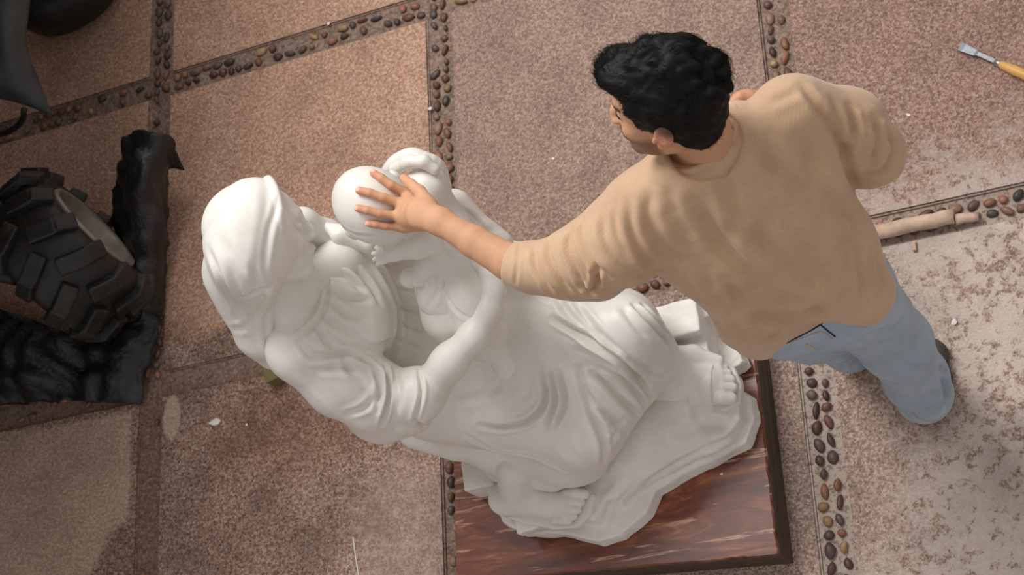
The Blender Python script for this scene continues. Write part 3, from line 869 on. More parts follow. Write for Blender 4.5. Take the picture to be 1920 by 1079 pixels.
    G([(660, 668), (700, 690), (712, 730), (706, 770)], .010, .007); G([(650, 780), (690, 760), (705, 740)], .006, .008)
    G([(640, 670), (660, 700), (690, 720)], .007, .009); G([(570, 690), (620, 740), (670, 790)], .004, .016)
    G([(722, 685), (728, 740), (716, 800)], .010, .006); G([(785, 690), (790, 740), (776, 795)], .006, .005)
    G([(740, 690), (750, 740), (740, 780)], .003, .008)
    f = [(a, d * 1.45, w) for a, d, w in f]
    carve(me, f)
    ripple(me, .0010, 24)
    link('dress', me, M['marble'], WF)
dress()

# ---- the child
CHC = W(704, 388, 1.215)
CHB = basis((.55, -.55, -.62), (-.35, .35, .85))
CR = .098
def child():
    b = Blob(.003)
    L = add_head(b, CHC, CHB, 1.08, baby=True)
    tor = [W(775, 405, 1.12), W(838, 450, 1.03), W(862, 512, .95)]
    b.cone(L(-.02, 0, -.05), tor[0], .05, .05, .03)
    b.chain([(tor[0], .052), (tor[1], .062), (tor[2], .068)], .04)
    # shoulder showing beyond the man's hand
    b.ell(W(800, 352, 1.13), (.05, .05, .045), None, .03); b.cone(W(800, 352, 1.12), W(850, 420, 1.02), .045, .04, .03)
    # near arm laid on the mother's breast
    b.chain([(W(812, 415, 1.13), .034), (W(832, 444, 1.12), .033), (W(785, 462, 1.12), .030), (W(738, 474, 1.115), .021)], .012)
    b.cone(W(738, 474, 1.115), W(722, 477, 1.11), .020, .02, .012, flat=((0, 0, 1), .7))
    for y0, x1, y1 in ((466, 706, 462), (472, 700, 473), (480, 702, 484), (487, 708, 494)):
        finger(b, [W(722, y0 + 2, 1.112), W(712, (y0 + y1) / 2 + 2, 1.118), W(x1, y1 + 3, 1.10)], .0068, .006, .002)
    # fist
    b.chain([(W(812, 490, 1.04), .034), (W(800, 505, 1.03), .028), (W(788, 518, 1.03), .025)], .015)
    b.ell(W(770, 522, 1.025), (.028, .026, .028), None, .010)
    for o in (-14, -6, 3, 11):
        finger(b, [W(780, 522 + o, 1.045), W(791, 522 + o, 1.035), W(790, 523 + o, 1.015)], .0078, .0075, .002)
    # legs
    b.chain([(W(858, 490, .98), .066), (W(888, 560, .965), .062), (W(896, 610, .93), .05)], .03)
    b.chain([(W(896, 610, .93), .048), (W(922, 622, .86), .036), (W(928, 632, .82), .03)], .02)
    b.chain([(W(815, 545, .93), .050), (W(838, 592, .92), .058), (W(856, 620, .88), .048)], .03)
    b.chain([(W(852, 622, .88), .05), (W(900, 645, .84), .04), (W(932, 665, .79), .028)], .02)
    # feet
    b.cone(W(922, 655, .79), W(946, 684, .77), .028, .027, .015, flat=((0, 0, 1), .7))
    for i in range(5):
        t = i / 4; p = (958 - 22 * t * 1.1, 690 + 13 * math.sin(t * 2.2) - 4)
        finger(b, [W(p[0] - 4, p[1] - 6, .778), W(p[0] + 5, p[1] + 8, .768)], .0085 - .0008 * t, .008 - .0008 * t, .002)
    b.cone(W(905, 620, .86), W(922, 630, .85), .026, .024, .012)
    for i in range(5):
        t = i / 4; finger(b, [W(935 - 8 * t, 617 + 18 * t, .865), W(941 - 12 * t, 622 + 20 * t, .86)], .0095 - .001 * t, .009 - .001 * t)
    me = b.mesh('child_figure')
    carve(me, [([(640, 425), (665, 440), (700, 445)], .003, .006), ([(830, 445), (838, 470), (850, 480)], .004, .007), ([(838, 555), (852, 580), (880, 600)], .006, .006), ([(722, 470), (705, 466)], .001, .003)], ridge=.3)
    global CBVH
    CBVH = BVHTree.FromPolygons([tuple(v) for v in verts(me)], [tuple(p.vertices) for p in me.polygons])
    o = link('child_figure', me, M['marble'], ST)
    # cloth about the hips
    c = Blob(.0034)
    c.chain([(W(822, 500, 1.0), .04), (W(826, 545, .975), .054), (W(848, 555, .955), .062)], .02)
    c.chain([(W(862, 500, .99), .04), (W(840, 520, .985), .05), (W(818, 560, .97), .045)], .02)
    c.chain([(W(812, 530, .96), .02), (W(818, 575, .94), .038), (W(830, 592, .92), .048)], .01)
    mc = c.mesh('loincloth')
    carve(mc, [([(805, 490), (822, 515), (820, 545), (800, 580)], .006, .007), ([(815, 485), (832, 520), (830, 560)], .005, .006), ([(800, 510), (808, 540), (798, 570)], .004, .006),
               ([(838, 500), (838, 530), (845, 555)], .005, .006), ([(822, 545), (835, 540), (842, 528)], .006, .006)])
    link('loincloth', mc, M['marble'], o)
    # shawl ring behind the shoulder
    s = Blob(.0034)
    ring = [W(728, 322, 1.11), W(750, 303, 1.13), W(785, 298, 1.13), W(815, 310, 1.10), W(832, 345, 1.05), W(842, 380, 1.0), (W(870, 400, .95)), W(905, 425, .9), W(940, 450, .86)]
    rp = spline(ring, .012)
    for i in range(len(rp) - 1): s.cone(rp[i], rp[i + 1], .02 + .005 * math.sin(i * .25), .02 + .005 * math.sin(i * .25 + .25), .003)
    s.chain([(W(850, 390, .93), .05), (W(880, 430, .88), .05), (W(930, 480, .84), .05)], .03)
    s.chain([(W(598, 420, 1.125), .010), (W(640, 441, 1.11), .022), (W(690, 455, 1.07), .03)], .02)
    ms = s.mesh('shawl'); smooth(ms, 2); ripple(ms, .002, 60)
    carve(ms, [([(868, 395), (890, 410), (915, 440)], .008, .008), ([(845, 385), (865, 415), (890, 450)], .006, .008)])
    link('shawl', ms, M['marble'], o)
child()
# ================================================================== the man
def on_child(x, y, off):
    h = CBVH.ray_cast(Vector(CP), Vector(ray(x, y)))
    if h[0] is None: return on_sphere(x, y, CHC, .1 + off)
    p = np.array(h[0]); n = np.array(h[1])
    if n @ ray(x, y) > 0: n = -n
    return p + unit(n + .3 * unit(p - CHC)) * off
MAN = empty('person', (2.52, -1.63, 0))
tag(MAN, 'person with black hair, tan knit sweater and pale jeans, one hand on the carved child', 'person')
MG, MU = (-.969, .217, .10), (.186, .343, .921)
MHB = basis(MG, MU); MHC = np.array((2.495, -1.455, 1.635)); MS = 1.03
def LM(f, l, u): return MHC + MS * (MHB[0] * f + MHB[1] * l + MHB[2] * u)
SHL, SHR = np.array((2.335, -1.55, 1.375)), np.array((2.675, -1.41, 1.375))
NB = W(1319, 266, 1.44)
WRL = W(826, 416, 1.335); WRR = W(1425, 195, 1.235); ELR = W(1640, 285, 1.13)
def man_body():
    b = Blob(.0032)
    add_head(b, MHC, MHB, MS)
    b.cone(LM(-.03, 0, -.04), NB, .056, .062, .03)
    b.cone(LM(-.06, 0, -.02), NB + [.02, -.04, .0], .045, .05, .03)
    b.cone(NB - [0, 0, .02], SHL, .045, .045, .05); b.cone(NB - [0, 0, .045], SHR, .04, .045, .04)
    F = (-.3, .95, 0)
    b.chain([((2.505, -1.50, 1.30), .15), ((2.53, -1.57, 1.08), .13), ((2.535, -1.60, .92), .145)], .05, flat=(F, .62))
    # left arm
    b.chain([(SHL, .05), (W(1025, 506, 1.285), .040), (W(955, 492, 1.29), .0415), (W(890, 454, 1.312), .0365), (WRL, .0285)], .008)
    # left hand laid over the child's head
    mc = [on_child(757, 371, .026), on_child(747, 385, .026), on_child(744, 403, .026), on_child(749, 421, .022)]
    palm = W(790, 400, 1.335)
    for p, r in zip(mc, (.0135, .014, .0135, .012)):
        b.cone(WRL, p, .018, r, .018)
    b.cone(WRL, palm, .027, .026, .02, flat=((0, 0, 1), .75)); b.cone(palm, (mc[0] + mc[2]) / 2, .03, .022, .02, flat=((0, 0, 1), .65))
    b.cone(palm, (mc[1] + mc[3]) / 2, .028, .02, .02, flat=((0, 0, 1), .65))
    fn = [[(730, 352, .012), (714, 339, .009), (700, 329, .007)], [(717, 373, .012), (694, 364, .009), (675, 359, .007)],
          [(712, 400, .011), (690, 394, .009), (673, 390, .007)], [(722, 421, .010), (705, 419, .008), (691, 417, .006)]]
    for m_, q, r in zip(mc, fn, (.0108, .0110, .0106, .0096)):
        finger(b, [m_] + [on_child(*p) for p in q], r * 1.02, r * .88)
    finger(b, [W(808, 386, 1.325), W(787, 359, 1.318), W(771, 346, 1.308), W(757, 334, 1.296)], .0165, .0105)
    # right arm folded across the chest, hand half closed
    b.chain([(SHR, .05), (ELR, .04), (W(1540, 245, 1.18), .042), (WRR, .029)], .03)
    hb = W(1400, 192, 1.255)
    b.cone(WRR, hb, .028, .034, .02, flat=((.3, .9, .2), .7))
    kn = [W(1386, 186, 1.275), W(1384, 190, 1.255), W(1383, 194, 1.235), W(1384, 198, 1.215)]
    for i, p in enumerate(kn):
        b.cone(hb, p, .02, .011, .015)
        q = p + np.array((-.022, -.012, -.012)); finger(b, [p, q, q + np.array((-.002, -.022, -.006)), q + np.array((.016, -.026, -.002))], .0095, .0085)
    finger(b, [W(1408, 186, 1.275), W(1388, 184, 1.29), W(1372, 194, 1.29), W(1360, 206, 1.285)], .013, .009)
    # legs
    b.chain([((2.62, -1.61, .86), .085), (W(1688, 648, .48), .058), (W(1728, 738, .12), .036)], .04)
    b.chain([((2.46, -1.60, .86), .085), (W(1555, 615, .48), .055), (W(1597, 647, .12), .034)], .04)
    me = b.mesh('body')
    V = verts(me); base = np.array(srgb('#D2A07E')[:3])
    C = np.tile(base, (len(V), 1))
    def blend(c, w): C[:] = C * (1 - w[:, None]) + np.array(srgb(c)[:3]) * w[:, None]
    R = V - MHC; f, l, u = [R @ MHB[i] / MS for i in range(3)]
    nearhead = np.exp(-np.maximum(np.linalg.norm(R, axis=1) - .14, 0) * 40)
    beard = nearhead * np.clip((-.035 - u) / .02, 0, 1) * np.clip((f - .0) / .02, 0, 1) * np.clip((u + .12) / .01, 0, 1)
    blend('#6B4A3A', np.clip(beard, 0, 1) * .75)
    mous = nearhead * np.exp(-((u + .055) / .008) ** 2) * np.clip((f - .08) / .01, 0, 1); blend('#5A3C2E', mous * .7)
    lips = nearhead * np.exp(-((u + .07) / .009) ** 2) * np.clip((f - .088) / .008, 0, 1) * (np.abs(l) < .024); blend('#B9695C', lips * .8)
    brow = nearhead * np.exp(-((u - .026) / .006) ** 2) * np.clip((f - .06) / .012, 0, 1) * np.clip((np.abs(l) - .009) / .005, 0, 1) * (np.abs(l) < .052); blend('#1B1411', brow * .95)
    ear = nearhead * np.clip((np.abs(l) - .078) / .01, 0, 1) * np.clip((.0 - u) / .06 + .7, 0, 1); blend('#DF8E78', ear * .6)
    scalp = nearhead * np.clip((u - .02 - np.clip(f, -.1, .1) * .55 + .02) / .02, 0, 1); blend('#2A1F1B', scalp * .8)
    for q in fn:
        t = on_child(*q[-1]); blend('#E58F7C', .6 * np.exp(-((np.linalg.norm(V - t, axis=1)) / .018) ** 2))
        t = on_child(*q[0]); blend('#D98A70', .35 * np.exp(-((np.linalg.norm(V - t, axis=1)) / .01) ** 2))
    for q in fn:
        t = on_child(*q[-1]); t0 = on_child(*q[-2]); n = unit(t - CHC); ct = t + unit(t - t0) * .003 + n * .009; blend('#F3C2B4', .9 * (np.linalg.norm(V - ct, axis=1) < .0062))
    blend('#DD8E7C', .55 * np.exp(-(np.linalg.norm(V - kn[1], axis=1) / .05) ** 2))
    colattr(me, C)
    o = link('body', me, M['skin'], MAN)
    # nails on the visible hand
    bvh = BVHTree.FromPolygons([tuple(v) for v in V], [tuple(p.vertices) for p in me.polygons])
    return o
def eyes():
    m = Blob(.0025)
    for y in (-1, 1):
        m = Blob(.002); m.ell(LM(.0775, .031 * y, .001), (.0135,) * 3, None, .0); link('eye', m.mesh('eye'), M['eye'], MAN)

    for y in (-1, 1):
        m = MB(); m.tube([LM(.088, y * .018, .004), LM(.0935, y * .028, .0085), LM(.09, y * .04, .006), LM(.083, y * .047, .001)], .0014, 6)
        m.build('eyelash', M['lens'], MAN)
man_body(); eyes()

def hair():
    b = Blob(.0038)
    b.ell(LM(-.016, 0, .045), (.106 * MS, .09 * MS, .10 * MS), MHB, .02)
    b.ell(LM(-.05, 0, -.01), (.062 * MS, .076 * MS, .088 * MS), MHB, .03)
    b.ell(LM(.065, 0, .088), (.058, .062, .035), MHB, .03)
    for i in range(70):
        a = RNG.uniform(0, 2 * math.pi); e = RNG.uniform(-.1, 1.35)
        d = np.array([math.cos(a) * math.cos(e), math.sin(a) * math.cos(e), math.sin(e)])
        b.ell(LM(-.02 + d[0] * .098, d[1] * .078, .045 + d[2] * .088), (RNG.uniform(.018, .03), RNG.uniform(.012, .02), RNG.uniform(.014, .024)), MHB, .006)
    # keep the face, ears and neck clear
    b.cone(LM(.16, 0, -.005), LM(.085, 0, -.06), .078, .078, .01, '-')
    b.ell(LM(.09, .085, -.01), (.055, .04, .045), MHB, .01, '-'); b.ell(LM(.09, -.085, -.01), (.055, .04, .045), MHB, .01, '-')
    b.cone(LM(.105, .09, .0), LM(.105, -.09, .0), .05, None, .01, '-')
    for y in (-1, 1):
        b.cone(LM(.035, .085 * y, -.055), LM(-.012, .095 * y, -.03), .035, .028, .01, '-')
    b.cone(LM(-.02, 0, -.14), LM(-.09, 0, -.15), .07, .06, .01, '-')
    me = b.mesh('hair'); ripple(me, .0016, 150); ripple(me, .002, 70, .3)
    V = verts(me); Nn = normals(me)
    vs, qs = [], []; cnt = 0
    sel = RNG.choice(len(V), 9000)
    up = MHB[2]; fw = MHB[0]
    for i in sel:
        p = V[i]; n = Nn[i]; r = (p - MHC) @ MHB.T / MS
        # strands sweep forward over the crown and down at the back and sides
        flow = fw * (1.0 if r[0] > -.03 else -.35) - up * (.25 if r[0] > 0 else 1.1) + .8 * np.sin(p * 45 + [0, 2, 4])[[1, 2, 0]] + RNG.normal(0, .22, 3)
        flow = unit(flow - n * (flow @ n) * .9)
        L_ = RNG.uniform(.018, .034) * (1.15 if r[2] > .08 else .55); w = RNG.uniform(.0005, .0010); k_ = RNG.normal(0, 1, 3) * .6
        cur = p - n * .003; d = unit(flow + n * RNG.uniform(.1, .4)); pts = [cur]
        for s_ in range(4):
            cur = cur + d * L_ / 4; pts.append(cur); d = unit(d - n * .3 + k_ * .3 * (1 if s_ < 2 else -1))
        side = unit(np.cross(d, n) + 1e-6)
        ring = [(side * w), (n * w), (-side * w)]
        for j, q in enumerate(pts):
            s2 = 1 - .75 * j / 4
            for rr in ring: vs.append(q + rr * s2)
        for j in range(4):
            for k2 in range(3):
                a0 = cnt + j * 3 + k2; a1 = cnt + j * 3 + (k2 + 1) % 3; qs.append((a0, a1, a1 + 3, a0 + 3))
        cnt += 15
    Q = np.array([tuple(p.vertices) for p in me.polygons])
    me2 = to_mesh('hair', np.concatenate([V, np.array(vs)]), np.concatenate([Q, np.array(qs) + len(V)]))
    link('hair', me2, M['hair'], MAN)
hair()

def sweater():
    b = Blob(.0042)
    F = unit((-.37, .93, 0)); FH = unit((-.16, .98, 0))
    b.chain([((2.505, -1.505, 1.33), .195), ((2.515, -1.525, 1.22), .205)], .05, flat=(F, .62))
    b.chain([((2.515, -1.525, 1.22), .203), ((2.53, -1.585, 1.04), .192)], .05, flat=(unit((-.27, .96, 0)), .64))
    b.chain([((2.53, -1.585, 1.04), .192), ((2.528, -1.615, .84), .195)], .05, flat=(FH, .62))
    b.cone(NB + [0, 0, -.02], SHL, .05, .07, .05); b.cone(NB + [.02, -.03, -.07], SHR, .045, .066, .04)
    b.cone(NB + [.015, -.03, -.05], (2.53, -1.56, 1.25), .085, .13, .06)
    b.cone(SHL, (2.42, -1.62, 1.20), .075, .10, .06)
    # shoulder blades
    b.ell((2.42, -1.60, 1.27), (.07, .045, .09), None, .05); b.ell((2.64, -1.515, 1.27), (.07, .045, .09), None, .05)
    # hem
    b.cut((2.53, -1.6, .845), (.1, .12, -1), (2.53, -1.6, .70), .42)
    b.chain([((2.46, -1.70, 1.0), .06), (W(1424, 640, .86), .035)], .06)
    b.chain([((2.44, -1.66, 1.1), .07), ((2.40, -1.68, .95), .05), (W(1408, 632, .87), .03)], .06)
    b.chain([((2.62, -1.66, 1.02), .07), (W(1622, 562, .93), .045), (W(1632, 580, .91), .028)], .05)
    b.cone(W(1580, 555, .93), W(1640, 540, .92), .045, .035, .05)
    # left sleeve
    b.chain([(SHL, .078), (W(1165, 452, 1.345), .092), (W(1110, 480, 1.31), .078), (W(1055, 500, 1.29), .066), (W(1000, 502, 1.285), .054), (W(962, 495, 1.29), .050)], .03)
    b.cone(W(1125, 515, 1.28), W(1090, 525, 1.27), .05, .04, .04)
    e = unit(W(940, 487, 1.295) - W(975, 498, 1.289)); b.cut(W(957, 494, 1.29), e, W(940, 490, 1.29), .09)
    b.cone(W(963, 496, 1.29), W(935, 488, 1.29), .042, .042, .003, '-')
    # right sleeve, pushed up
    b.chain([(SHR, .078), (W(1590, 240, 1.24), .078), (ELR + [0, 0, .0], .062)], .03)
    b.chain([(ELR, .062), (W(1560, 250, 1.17), .056), (W(1450, 205, 1.22), .046)], .03)
    e = unit(W(1440, 202, 1.23) - W(1470, 212, 1.21)); b.cut(W(1428, 198, 1.235), e, W(1410, 192, 1.24), .09)
    b.cone(W(1630, 322, 1.10), W(1650, 312, 1.10), .03, .03, .04)
    # neck opening
    b.cone(W(1318, 268, 1.425), W(1318, 262, 1.62), .070, .088, .008, '-')
    RG = [(1243, 298, 1.455), (1251, 318, 1.475), (1290, 325, 1.487), (1338, 304, 1.492), (1373, 264, 1.488), (1387, 228, 1.47), (1376, 204, 1.45), (1335, 222, 1.41), (1275, 258, 1.41), (1243, 298, 1.455)]
    RP = spline([W(*p) for p in RG], .012)
    for i in range(len(RP) - 1): b.cone(RP[i] - [0, 0, .020], RP[i + 1] - [0, 0, .020], .019, None, .015)
    me = b.mesh('sweater')
    f = []
    G = lambda pts, d=.006, w=.010: f.append((pts, d, w))
    G([(1091, 408), (1086, 440), (1098, 473), (1118, 500), (1140, 520)], .012, .008); G([(1118, 500), (1120, 530), (1104, 552)], .012, .007)
    G([(1070, 430), (1062, 465), (1078, 505), (1100, 540)], .010, .007); G([(1180, 380), (1188, 440), (1209, 483), (1235, 510)], .008, .010)
    G([(1130, 392), (1134, 445), (1160, 490), (1200, 525)], .008, .010); G([(1035, 438), (1028, 475), (1045, 515), (1068, 548)], .009, .008)
    G([(1002, 458), (1004, 500), (1020, 530), (1035, 552)], .008, .008); G([(1150, 385), (1158, 440), (1180, 480)], .005, .009)
    G([(974, 456), (970, 495), (966, 533)], .003, .005); G([(1140, 540), (1110, 545), (1090, 535)], .008, .007)
    G([(1300, 385), (1335, 430), (1368, 470), (1405, 502), (1450, 524)], .016, .020); G([(1400, 420), (1440, 470), (1490, 505), (1550, 532)], .018, .022)
    G([(1475, 430), (1515, 485), (1560, 510)], .010, .018); G([(1362, 525), (1382, 560), (1390, 590), (1425, 600)], .016, .015)
    G([(1400, 575), (1440, 592), (1500, 592), (1560, 572)], .014, .016); G([(1578, 420), (1588, 490), (1582, 570)], .006, .010)
    G([(1600, 450), (1612, 510), (1616, 565)], .007, .010); G([(1360, 313), (1364, 350), (1380, 405), (1375, 440)], .008, .014)
    G([(1396, 236), (1425, 290), (1460, 335)], .008, .014); G([(1250, 345), (1262, 390), (1300, 450)], .008, .016); G([(1425, 270), (1460, 320), (1520, 370)], .007, .016)
    G([(1505, 160), (1540, 212), (1578, 280), (1600, 346)], .012, .010); G([(1440, 195), (1500, 170)], .004, .01)
    G([(1594, 203), (1600, 246), (1586, 290)], .012, .010); G([(1560, 190), (1570, 240), (1590, 300)], .008, .010)
    G([(1640, 225), (1648, 262), (1632, 310)], .012, .010); G([(1663, 246), (1674, 275), (1655, 318), (1615, 328)], .010, .008)
    G([(1500, 260), (1530, 330), (1560, 380), (1610, 400)], .010, .018); G([(1310, 510), (1350, 560), (1390, 625)], .010, .014)
    G([(1200, 515), (1260, 540), (1320, 572)], .008, .014); G([(1230, 355), (1215, 400), (1240, 460), (1290, 500)], .008, .014)
    G([(1640, 460), (1650, 520), (1645, 580)], .006, .010); G([(1470, 610), (1440, 645)], .008, .012); G([(1400, 620), (1430, 650)], -.006, .012)
    carve(me, f, ridge=.5); ripple(me, .0016, 20); ripple(me, .0008, 55)
    o = link('sweater', me, M['knit'], MAN)
    # ribbed collar
    c = Blob(.003)
    for i in range(len(RP) - 1):
        c.cone(RP[i] + [0, 0, .002], RP[i + 1] + [0, 0, .002], .0095, None, .002); c.cone(RP[i] + [0, 0, .010], RP[i + 1] + [0, 0, .010], .0062, None, .001)
    link('collar', c.mesh('collar'), M['knit'], o)
sweater()

def jeans():
    b = Blob(.0044)
    FH = unit((-.16, .98, 0))
    b.cone((2.535, -1.60, .99), (2.535, -1.612, .86), .140, .180, .04, flat=(FH, .65))
    b.ell((2.60, -1.66, .84), (.10, .08, .09), None, .05); b.ell((2.475, -1.662, .84), (.10, .082, .095), None, .05)
    b.chain([((2.61, -1.625, .86), .11), (W(1678, 642, .50), .084), (W(1717, 710, .20), .078), (W(1732, 741, .075), .079)], .04)
    b.chain([((2.46, -1.625, .84), .115), (W(1522, 605, .60), .094), (W(1560, 617, .42), .080), (W(1592, 640, .20), .074), (W(1598, 648, .085), .074)], .04)
    b.cut((2.6, -1.7, .055), (0, 0, -1))
    for p in (W(1733, 746, .03), W(1600, 652, .03)): b.cone(p, p + [0, 0, .09], .066, .05, .004, '-')
    me = b.mesh('jeans')
    f = []
    G = lambda pts, d=.006, w=.010: f.append((pts, d, w))
    G([(1630, 625), (1670, 620), (1700, 595)], .008, .012); G([(1600, 610), (1650, 600), (1690, 560)], .006, .012)
    G([(1765, 700), (1775, 740), (1770, 770)], .014, .012); G([(1760, 690), (1785, 705)], .01, .008); G([(1700, 720), (1730, 760), (1745, 785)], .004, .010)
    G([(1675, 660), (1700, 690), (1740, 700)], .004, .014); G([(1500, 670), (1560, 660), (1620, 640)], .006, .012); G([(1690, 480), (1700, 540), (1720, 600)], .004, .012)
    G([(1580, 695), (1583, 680)], .005, .006); G([(1700, 735), (1712, 765), (1740, 785)], .003, .006); G([(1560, 680), (1600, 665), (1630, 668)], .004, .010)
    carve(me, f); ripple(me, .0016, 22)
    V = verts(me); bvh = BVHTree.FromPolygons([tuple(v) for v in V], [tuple(p.vertices) for p in me.polygons])
    o = link('jeans', me, M['denim'], MAN)
    def lay(pts, name, mat, r, off=.001):
        m = MB(); P = []
        for p in spline(pts, 5):
            h = bvh.ray_cast(Vector(CP), Vector(ray(*p)))
            if h[0] is not None: P.append(np.array(h[0]) + np.array(h[1]) * off * (1 if h[1].dot(Vector(ray(*p))) < 0 else -1))
        if len(P) > 2: m.tube(P, r, 6); m.build(name, mat, o)
    lay([(1468, 645), (1500, 630), (1530, 614), (1542, 606)], 'pocket_edge', M['navy'], .0022)
    lay([(1540, 610), (1552, 620), (1566, 631)], 'pocket_edge', M['navy'], .002); lay([(1475, 645), (1505, 634), (1540, 622), (1560, 636)], 'seam', M['stitch'], .0009)
    lay([(1512, 645), (1528, 656)], 'pocket_edge', M['stitch'], .0018)
    lay([(1705, 770), (1725, 785), (1752, 790), (1785, 768)], 'seam', M['stitch'], .0008)
jeans()

def shoe(heel, d, name='shoe'):
    d = unit(d); s = np.array((d[1], -d[0], 0)); B = np.array([d, -s, (0, 0, 1)])
    H = np.array(heel) * [1, 1, 0]
    b = Blob(.004)
    P = lambda f, l, z: H + d * f + s * l + np.array((0, 0, z))
    b.cone(P(.045, 0, .045), P(.10, 0, .05), .042, .045, .03)
    b.cone(P(.10, 0, .04), P(.185, .008, .03), .046, .040, .03, flat=((0, 0, 1), .75))
    b.cone(P(.04, 0, .05), P(.05, 0, .10), .04, .036, .02)
    b.cut((0, 0, .014), (0, 0, -1))
    me = b.mesh(name); o = link(name, me, M['sole'], MAN)
    c = Blob(.004)
    c.cone(P(.045, 0, .012), P(.11, 0, .012), .046, .05, .02, flat=((0, 0, 1), .3)); c.cone(P(.11, 0, .012), P(.182, .008, .012), .048, .044, .02, flat=((0, 0, 1), .3))
    c.cut((0, 0, .001), (0, 0, -1))
    link('shoe_sole', c.mesh('shoe_sole'), M['sole'], o)
shoe(W(1752, 792, .0), W(1745, 660, 0) - W(1752, 792, 0)); shoe(W(1616, 690, .0), W(1607, 590, 0) - W(1616, 690, 0))
# ================================================================== left side: wheel, sheets, panel
def wheel():
    ax = unit((.79, .61, -.09))
    c = W(172, 432, .295)
    # centre: hub plane of the outer rim face lies at c + ax*w*.8
    c = c - ax * .12
    root = empty('tractor_wheel', (c[0], c[1], 0))
    tag(root, 'mud-stained black knobbly tyre on a dull steel rim, standing upright beside black sheeting', 'wheel')
    u = unit(np.cross(ax, (0, 0, 1))); v = np.cross(ax, u)
    b = MB()
    prof = [(-.085, .17), (-.12, .19), (-.14, .225), (-.13, .255), (-.10, .272), (0, .278), (.10, .272), (.128, .255), (.136, .225), (.130, .195), (.125, .172), (.0, .16), (-.085, .17)]
    b.lathe(c, ax, prof, 72); b.build('tyre', M['rubber'], root)
    k = Blob(.0045)
    n = 13
    for i in range(n):
        for sd in (-1, 1):
            t = 2 * math.pi * (i + (.5 if sd > 0 else 0)) / n
            for (h, rr, da, tilt, hx, ha) in ((.052, .288, .0, .0, .030, .050), (.118, .270, .10, .75, .030, .038)):
                q = t + da; rad = math.cos(q) * u + math.sin(q) * v; tan = -math.sin(q) * u + math.cos(q) * v
                a1 = ax * sd; ra = rad * math.cos(tilt) + a1 * math.sin(tilt); al = a1 * math.cos(tilt) - rad * math.sin(tilt)
                al2 = unit(al + tan * .42); tn2 = unit(np.cross(ra, al2))
                k.box(c + ax * h * sd + rad * rr, (hx, ha, .019), np.array([tn2, al2, ra]), .006, .003)
    me = k.mesh('tread'); link('tread', me, M['rubber'], root)
    m = MB()
    m.lathe(c, ax, [(.134, .180), (.142, .176), (.140, .168), (.130, .162), (.105, .158), (.095, .148), (.05, .142), (.0, .135), (-.03, .13), (-.035, .07), (-.02, .05), (.04, .045), (.045, .0)], 64)
    m.lathe(c, ax, [(.134, .180), (.126, .182), (.118, .172)], 64)
    rim = m.build('rim', M['rim'], root)
    for i in range(4):
        a = math.pi / 4 + i * math.pi / 2; p = c + (math.cos(a) * u + math.sin(a) * v) * .055
        q = MB(); q.lathe(p, ax, [(-.03, .011), (-.012, .011), (-.01, .008), (-.008, .0)], 6); q.build('wheel_nut', M['rim'], rim, sm=False)
wheel()

def sheet(name, label, cat, poly, zf, mat, sub=16, thick=.004, amp=.02, fr=30, parent=None):
    """crumpled sheet: a grid over a quad strip of photo points with heights, solidified"""
    P = [[W(*p) for p in row] for row in poly]
    rows = [spline(r, .02) for r in P]
    nn = max(len(r) for r in rows)
    def rs(r):
        t = np.linspace(0, len(r) - 1, nn); i = np.minimum(t.astype(int), len(r) - 2); f = (t - i)[:, None]; return r[i] * (1 - f) + r[i + 1] * f
    rows = [rs(r) for r in rows]; cols = []
    for j in range(nn):
        cols.append(spline([r[j] for r in rows], .02))
    mm = max(len(c) for c in cols)
    G = []
    for c in cols:
        t = np.linspace(0, len(c) - 1, mm); i = np.minimum(t.astype(int), len(c) - 2); f = (t - i)[:, None]; G.append(c[i] * (1 - f) + c[i + 1] * f)
    G = np.array(G); X, Y, Z = G[..., 0], G[..., 1], G[..., 2]
    n1 = np.sin(X * fr + 2 * np.sin(Y * fr * .6)) * np.sin(Y * fr * 1.2 + 1.5 * np.sin(X * fr * .7 + 1)) + .5 * np.abs(np.sin(X * fr * 1.9 + Y * fr * 1.3 + 2 * np.sin(Y * fr))) 
    G[..., 2] += amp * n1; G[..., 2] = np.maximum(G[..., 2], .012)
    V = G.reshape(-1, 3); Q = []
    for i in range(nn - 1):
        for j in range(mm - 1): a = i * mm + j; Q.append((a, a + 1, a + mm + 1, a + mm))
    me = to_mesh(name, V, np.array(Q))
    o = link(name, me, mat, parent)
    md = o.modifiers.new('s', 'SOLIDIFY'); md.thickness = thick; md.offset = 0
    if parent is None: tag(o, label, cat)
    return o
sheet('plastic_sheet', 'crumpled black plastic sheet standing up behind the wheel, its folded tip on top', 'sheet',
      [[(262, 248, .30), (300, 252, .30), (328, 262, .24), (340, 316, .16)],
       [(238, 262, .26), (280, 285, .30), (318, 290, .22), (322, 318, .14)],
       [(224, 330, .18), (262, 345, .27), (300, 350, .2), (319, 352, .05)],
       [(212, 400, .1), (262, 420, .2), (300, 425, .15), (318, 425, .03)],
       [(225, 470, .06), (265, 490, .14), (295, 500, .10), (313, 505, .02)],
       [(230, 560, .03), (262, 580, .09), (288, 590, .06), (304, 595, .02)]], None, M['plastic'])
sheet('plastic_sheet', 'black plastic sheeting spread on the paving below the wheel, its lower corner pointed', 'sheet',
      [[(-60, 560, .10), (60, 600, .10), (180, 640, .06), (250, 600, .08), (303, 560, .02)],
       [(-60, 640, .08), (60, 660, .12), (160, 690, .05), (225, 660, .09), (297, 640, .02)],
       [(-60, 720, .05), (40, 720, .10), (140, 715, .05), (215, 700, .08), (280, 700, .02)],
       [(-60, 800, .02), (10, 765, .03), (100, 752, .03), (190, 755, .04), (262, 757, .02)]], None, M['plastic'], amp=.022)
